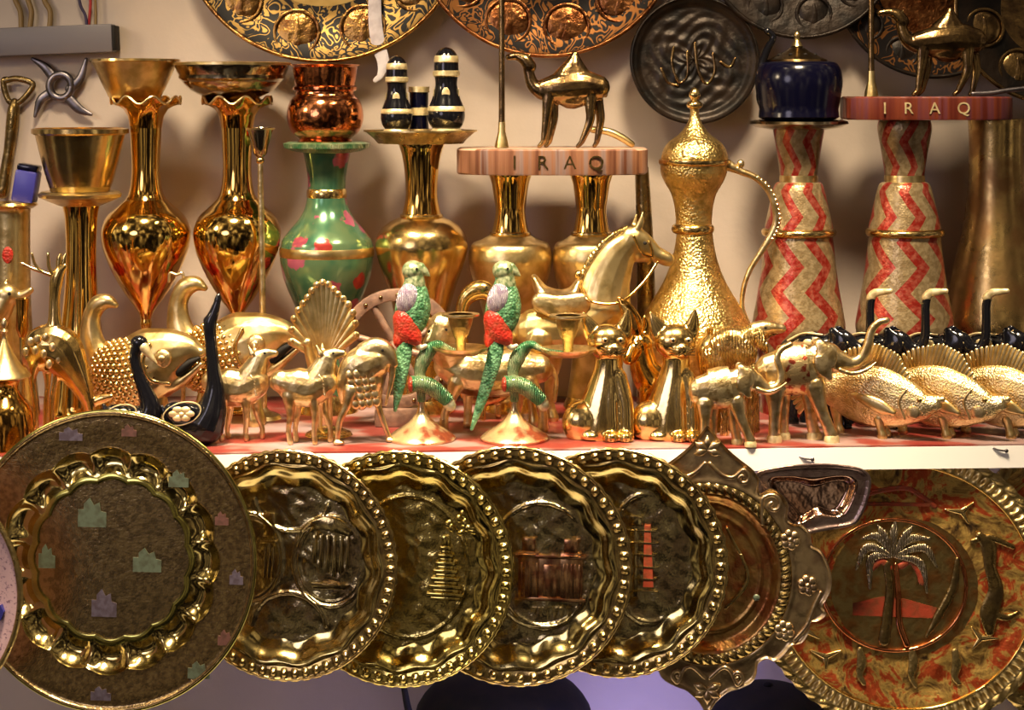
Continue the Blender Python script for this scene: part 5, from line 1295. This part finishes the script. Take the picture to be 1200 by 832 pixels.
for pts in ([(60, 322), (50, 318), (42, 310), (38, 297)], [(62, 320), (58, 312), (57, 297)], [(50, 318), (38, 314), (26, 308)]):
    F.add('antler', F.mb().tube([(x, y, 2.4 - .3 * i, 2, -3) for i, (x, y) in enumerate(pts)], sub=4), 'gold')
for x in (68, 74): F.add('ear', F.mb().tube([(x, 318, 2.5), (x + 1, 304, 3.2, 2), (x + 3, 298, 1.5)], sub=4), 'gold')
sp_ = F.mb()
for x, y in ((40, 398), (48, 395), (58, 393), (46, 408), (56, 412), (66, 404), (62, 424), (72, 418), (34, 410)): sp_.ell(x, y, 4, 5.2, 2, dy=-19.5 if 40 < x < 68 else -17)
F.add('spots', sp_, 'gold_pale', label='pale raised spots')

F = Fig('brass_calf', 'brass calf looking right at the far left edge', 'calf figurine', 2, .13)
e = F.py0
mb = F.mb(); mb.tube([(-50, 380, 22, 18), (-25, 376, 24, 18), (-5, 366, 18, 15), (6, 350, 14, 12)]); mb.ell(8, 346, 16, 14, 12); mb.tube([(12, 350, 9, 8), (26, 346, 6, 6), (36, 340, 4, 4)])
mb.tube([(4, 336, 4), (8, 328, 1.5)]); legs(mb, [(-9, [(-4, 380, 10), (0, 420, 6), (0, e - 3, 7)]), (9, [(2, 376, 10), (8, 420, 6), (8, e - 3, 7)]), (-9, [(-48, 385, 10), (-50, 430, 6), (-50, e - 3, 7)]), (9, [(-40, 385, 10), (-40, 430, 6), (-40, e - 3, 7)])])
F.add('body', mb, 'gold_satin', vox=1.4)
F.add('eye', F.mb().ell(14, 343, 2, 2, 1.2, dy=-11.5), 'blackdull')
F = Fig('amber_cylinder', 'small amber brass goblet behind the stag', 'goblet', 26, .085)  # amber is the brass's own colour
e = F.py0
F.add('bowl', F.mb().lathe(26, hollow([(8, 350), (7, 365), (7.5, 385), (4, 395)], 2)), 'gold_amber')
F.add('stem', F.mb().lathe(26, [(4, 394), (3, 420), (4, e - 12), (14, e - 4), (15, e)], sm=2), 'gold')
F = Fig('table_bell', 'brass table bell with pointed finial at the left edge above the platter', 'bell', 2, .0)
e = F.py0
F.add('finial', F.mb().lathe(5, [(0, 372), (3, 375), (3.5, 381), (1.8, 385), (5, 388), (2.5, 392), (3, 398)], sm=2), 'gold_pale')
F.add('skirt', F.mb().lathe(5, [(3, 397), (6, 404), (12, 416), (21, 430), (30, 439), (30, 442), (26, 443)], sm=2), 'gold_satin')
F.add('stand', F.mb().lathe(5, [(26, 442), (18, 446), (16, 456), (24, 468), (34, 482), (38, e - 3), (38, e)], sm=2), 'gold_amber')

# dark pots on the lower shelf
low = H + (HY) * S(.2)   # not used
for cx, w, lb, top in ((590, 105, 'round black pot on the lower shelf below the middle trays', 786), (900, 78, 'round black pot on the lower shelf below the ornate tray', 803)):
    Yp = .20; F = Fig('black_pot', lb, 'pot', cx, Yp, HY + (H + .60) / S(Yp))
    e = F.py0
    F.add('body', F.mb().lathe(cx, [(10, top), (w * .5, top + 5), (w * .82, top + 22), (w, top + 55), (w * .9, top + 100), (w * .6, e - 8), (w * .6, e)], sm=3), 'blackdull')
    F.add('lid_knob', F.mb().ell(cx + 0, top - 0, 6, 4, 6), 'blackdull')
F = Fig('red_handled_tool', 'dark slim tool standing on the lower shelf under the third tray', 'tool', 478, .12, HY + (H + .60) / S(.12))
F.add('tool', F.mb().tube([(470, 790, 3), (476, 820, 4), (482, 870, 5), (486, F.py0, 6)], round_=False), 'blackdull')

# ------------------------------------------------------------------ collapse single-mesh things
for F in FIGS:
    if len(F.kids) == 1 and not F.kids[0].children:
        o = F.kids[0]; r = F.root
        for k in ('label', 'category', 'group'):
            if k in r: o[k] = r[k]
        o.parent = None; o.location = r.location.copy(); o.rotation_euler = r.rotation_euler.copy()
        nm = F.name; bpy.data.objects.remove(r); o.name = nm

GROUPS = {'nail': 'nails in the shelf edge', 'brass_vase': 'brass vases in the back row', 'zigzag_vase': 'red and gold zigzag vases', 'salt_shaker': 'black and gold shakers on the small tray',
          'wooden_slice_base': 'wooden bases lettered IRAQ', 'palm_pole': 'poles on the wooden bases', 'camel_figurine': 'camels on the wooden bases', 'cable': 'cables above the trunking',
          'pressed_brass_tray': 'pressed brass trays hanging from the shelf edge', 'wall_plate': 'decorated plates on the wall', 'black_swan': 'black swans', 'brass_fawn': 'brass fawns',
          'parrot_candlestick': 'parrot candlesticks', 'brass_cat': 'sitting brass cats', 'brass_elephant': 'brass elephants', 'black_elephant': 'black and gold elephants in the back row',
          'brass_carp': 'row of brass carp', 'open_mouthed_fish': 'open-mouthed scaly fish', 'black_pot': 'black pots on the lower shelf'}
for o in list(COL.objects):
    if 'category' in o and o.name.split('.')[0] in GROUPS: o['group'] = GROUPS[o.name.split('.')[0]]

# ------------------------------------------------------------------ light
def area(name, loc, tgt, size, power, col, shape='DISK', spread=180):
    l = bpy.data.lights.new(name, 'AREA'); l.shape = shape; l.size = size; l.energy = power; l.color = col; l.spread = math.radians(spread)
    o = bpy.data.objects.new(name, l); COL.objects.link(o); o.location = loc
    o.rotation_euler = (Vector(tgt) - Vector(loc)).to_track_quat('-Z', 'Y').to_euler(); return o
area('lamp_left', (-.42, -.42, 1.22), (-.3, -.02, .0), .24, 11, (1, .78, .50), spread=70)
area('lamp_right', (.28, -.42, 1.22), (.28, -.02, .0), .24, 9.5, (1, .78, .50), spread=70)
area('lamp_far_left', (-1.3, -.5, .8), (-.3, .05, .1), .22, 4, (1, .78, .5))
area('lower_wall_fill', (.1, .10, -.50), (.05, .37, -.32), .4, 2.2, (.46, .40, 1))  # unseen violet fill added below the frame to tint the lower wall
area('street_light', (-1.3, -1.9, .75), (-.5, .2, .25), .8, 6, (.95, .84, 1))

w = bpy.data.worlds.new('market'); sc.world = w; w.use_nodes = True
nt = w.node_tree; bg = nt.nodes['Background']
tc = nd(nt, 'ShaderNodeTexCoord'); mp = nd(nt, 'ShaderNodeMapping'); mp.inputs['Scale'].default_value = (3.2, 3.2, 1.6)
nt.links.new(tc.outputs['Generated'], mp.inputs['Vector'])
n = nd(nt, 'ShaderNodeTexNoise'); n.inputs['Scale'].default_value = 1.6; n.inputs['Detail'].default_value = 3; nt.links.new(mp.outputs['Vector'], n.inputs['Vector'])
c1 = ramp(nt, n.outputs['Fac'], [(.40, (.008, .006, .005)), (.50, (.06, .04, .028)), (.60, (.40, .30, .19)), (.70, (1.5, 1.25, .9))])
sz = nd(nt, 'ShaderNodeSeparateXYZ'); nt.links.new(tc.outputs['Generated'], sz.inputs[0])
gz = nd(nt, 'ShaderNodeMapRange'); gz.inputs[1].default_value = -.30; gz.inputs[2].default_value = .06; gz.inputs[3].default_value = .32; gz.inputs[4].default_value = 1.15
nt.links.new(sz.outputs['Z'], gz.inputs[0])
vm = nd(nt, 'ShaderNodeVectorMath', operation='SCALE'); nt.links.new(c1, vm.inputs[0]); nt.links.new(gz.outputs[0], vm.inputs['Scale'])
nt.links.new(vm.outputs[0], bg.inputs['Color']); bg.inputs['Strength'].default_value = .9

# ------------------------------------------------------------------ camera
cam = bpy.data.cameras.new('camera'); co = bpy.data.objects.new('camera', cam); COL.objects.link(co)
co.location = (0, -D, H); co.rotation_euler = (math.radians(90), 0, 0)
cam.sensor_width = 36; cam.lens = 36 * D / 1.2; cam.shift_x = 0; cam.shift_y = -(416 - HY) / 1200
cam.clip_start = .05
sc.camera = co
sc.view_settings.view_transform = 'Standard'; sc.view_settings.look = 'None'; sc.view_settings.gamma = 1; sc.view_settings.exposure = 0.0
sc.view_settings.use_curve_mapping = False
sc.cycles.max_bounces = 7; sc.cycles.glossy_bounces = 5; sc.cycles.sample_clamp_indirect = 4
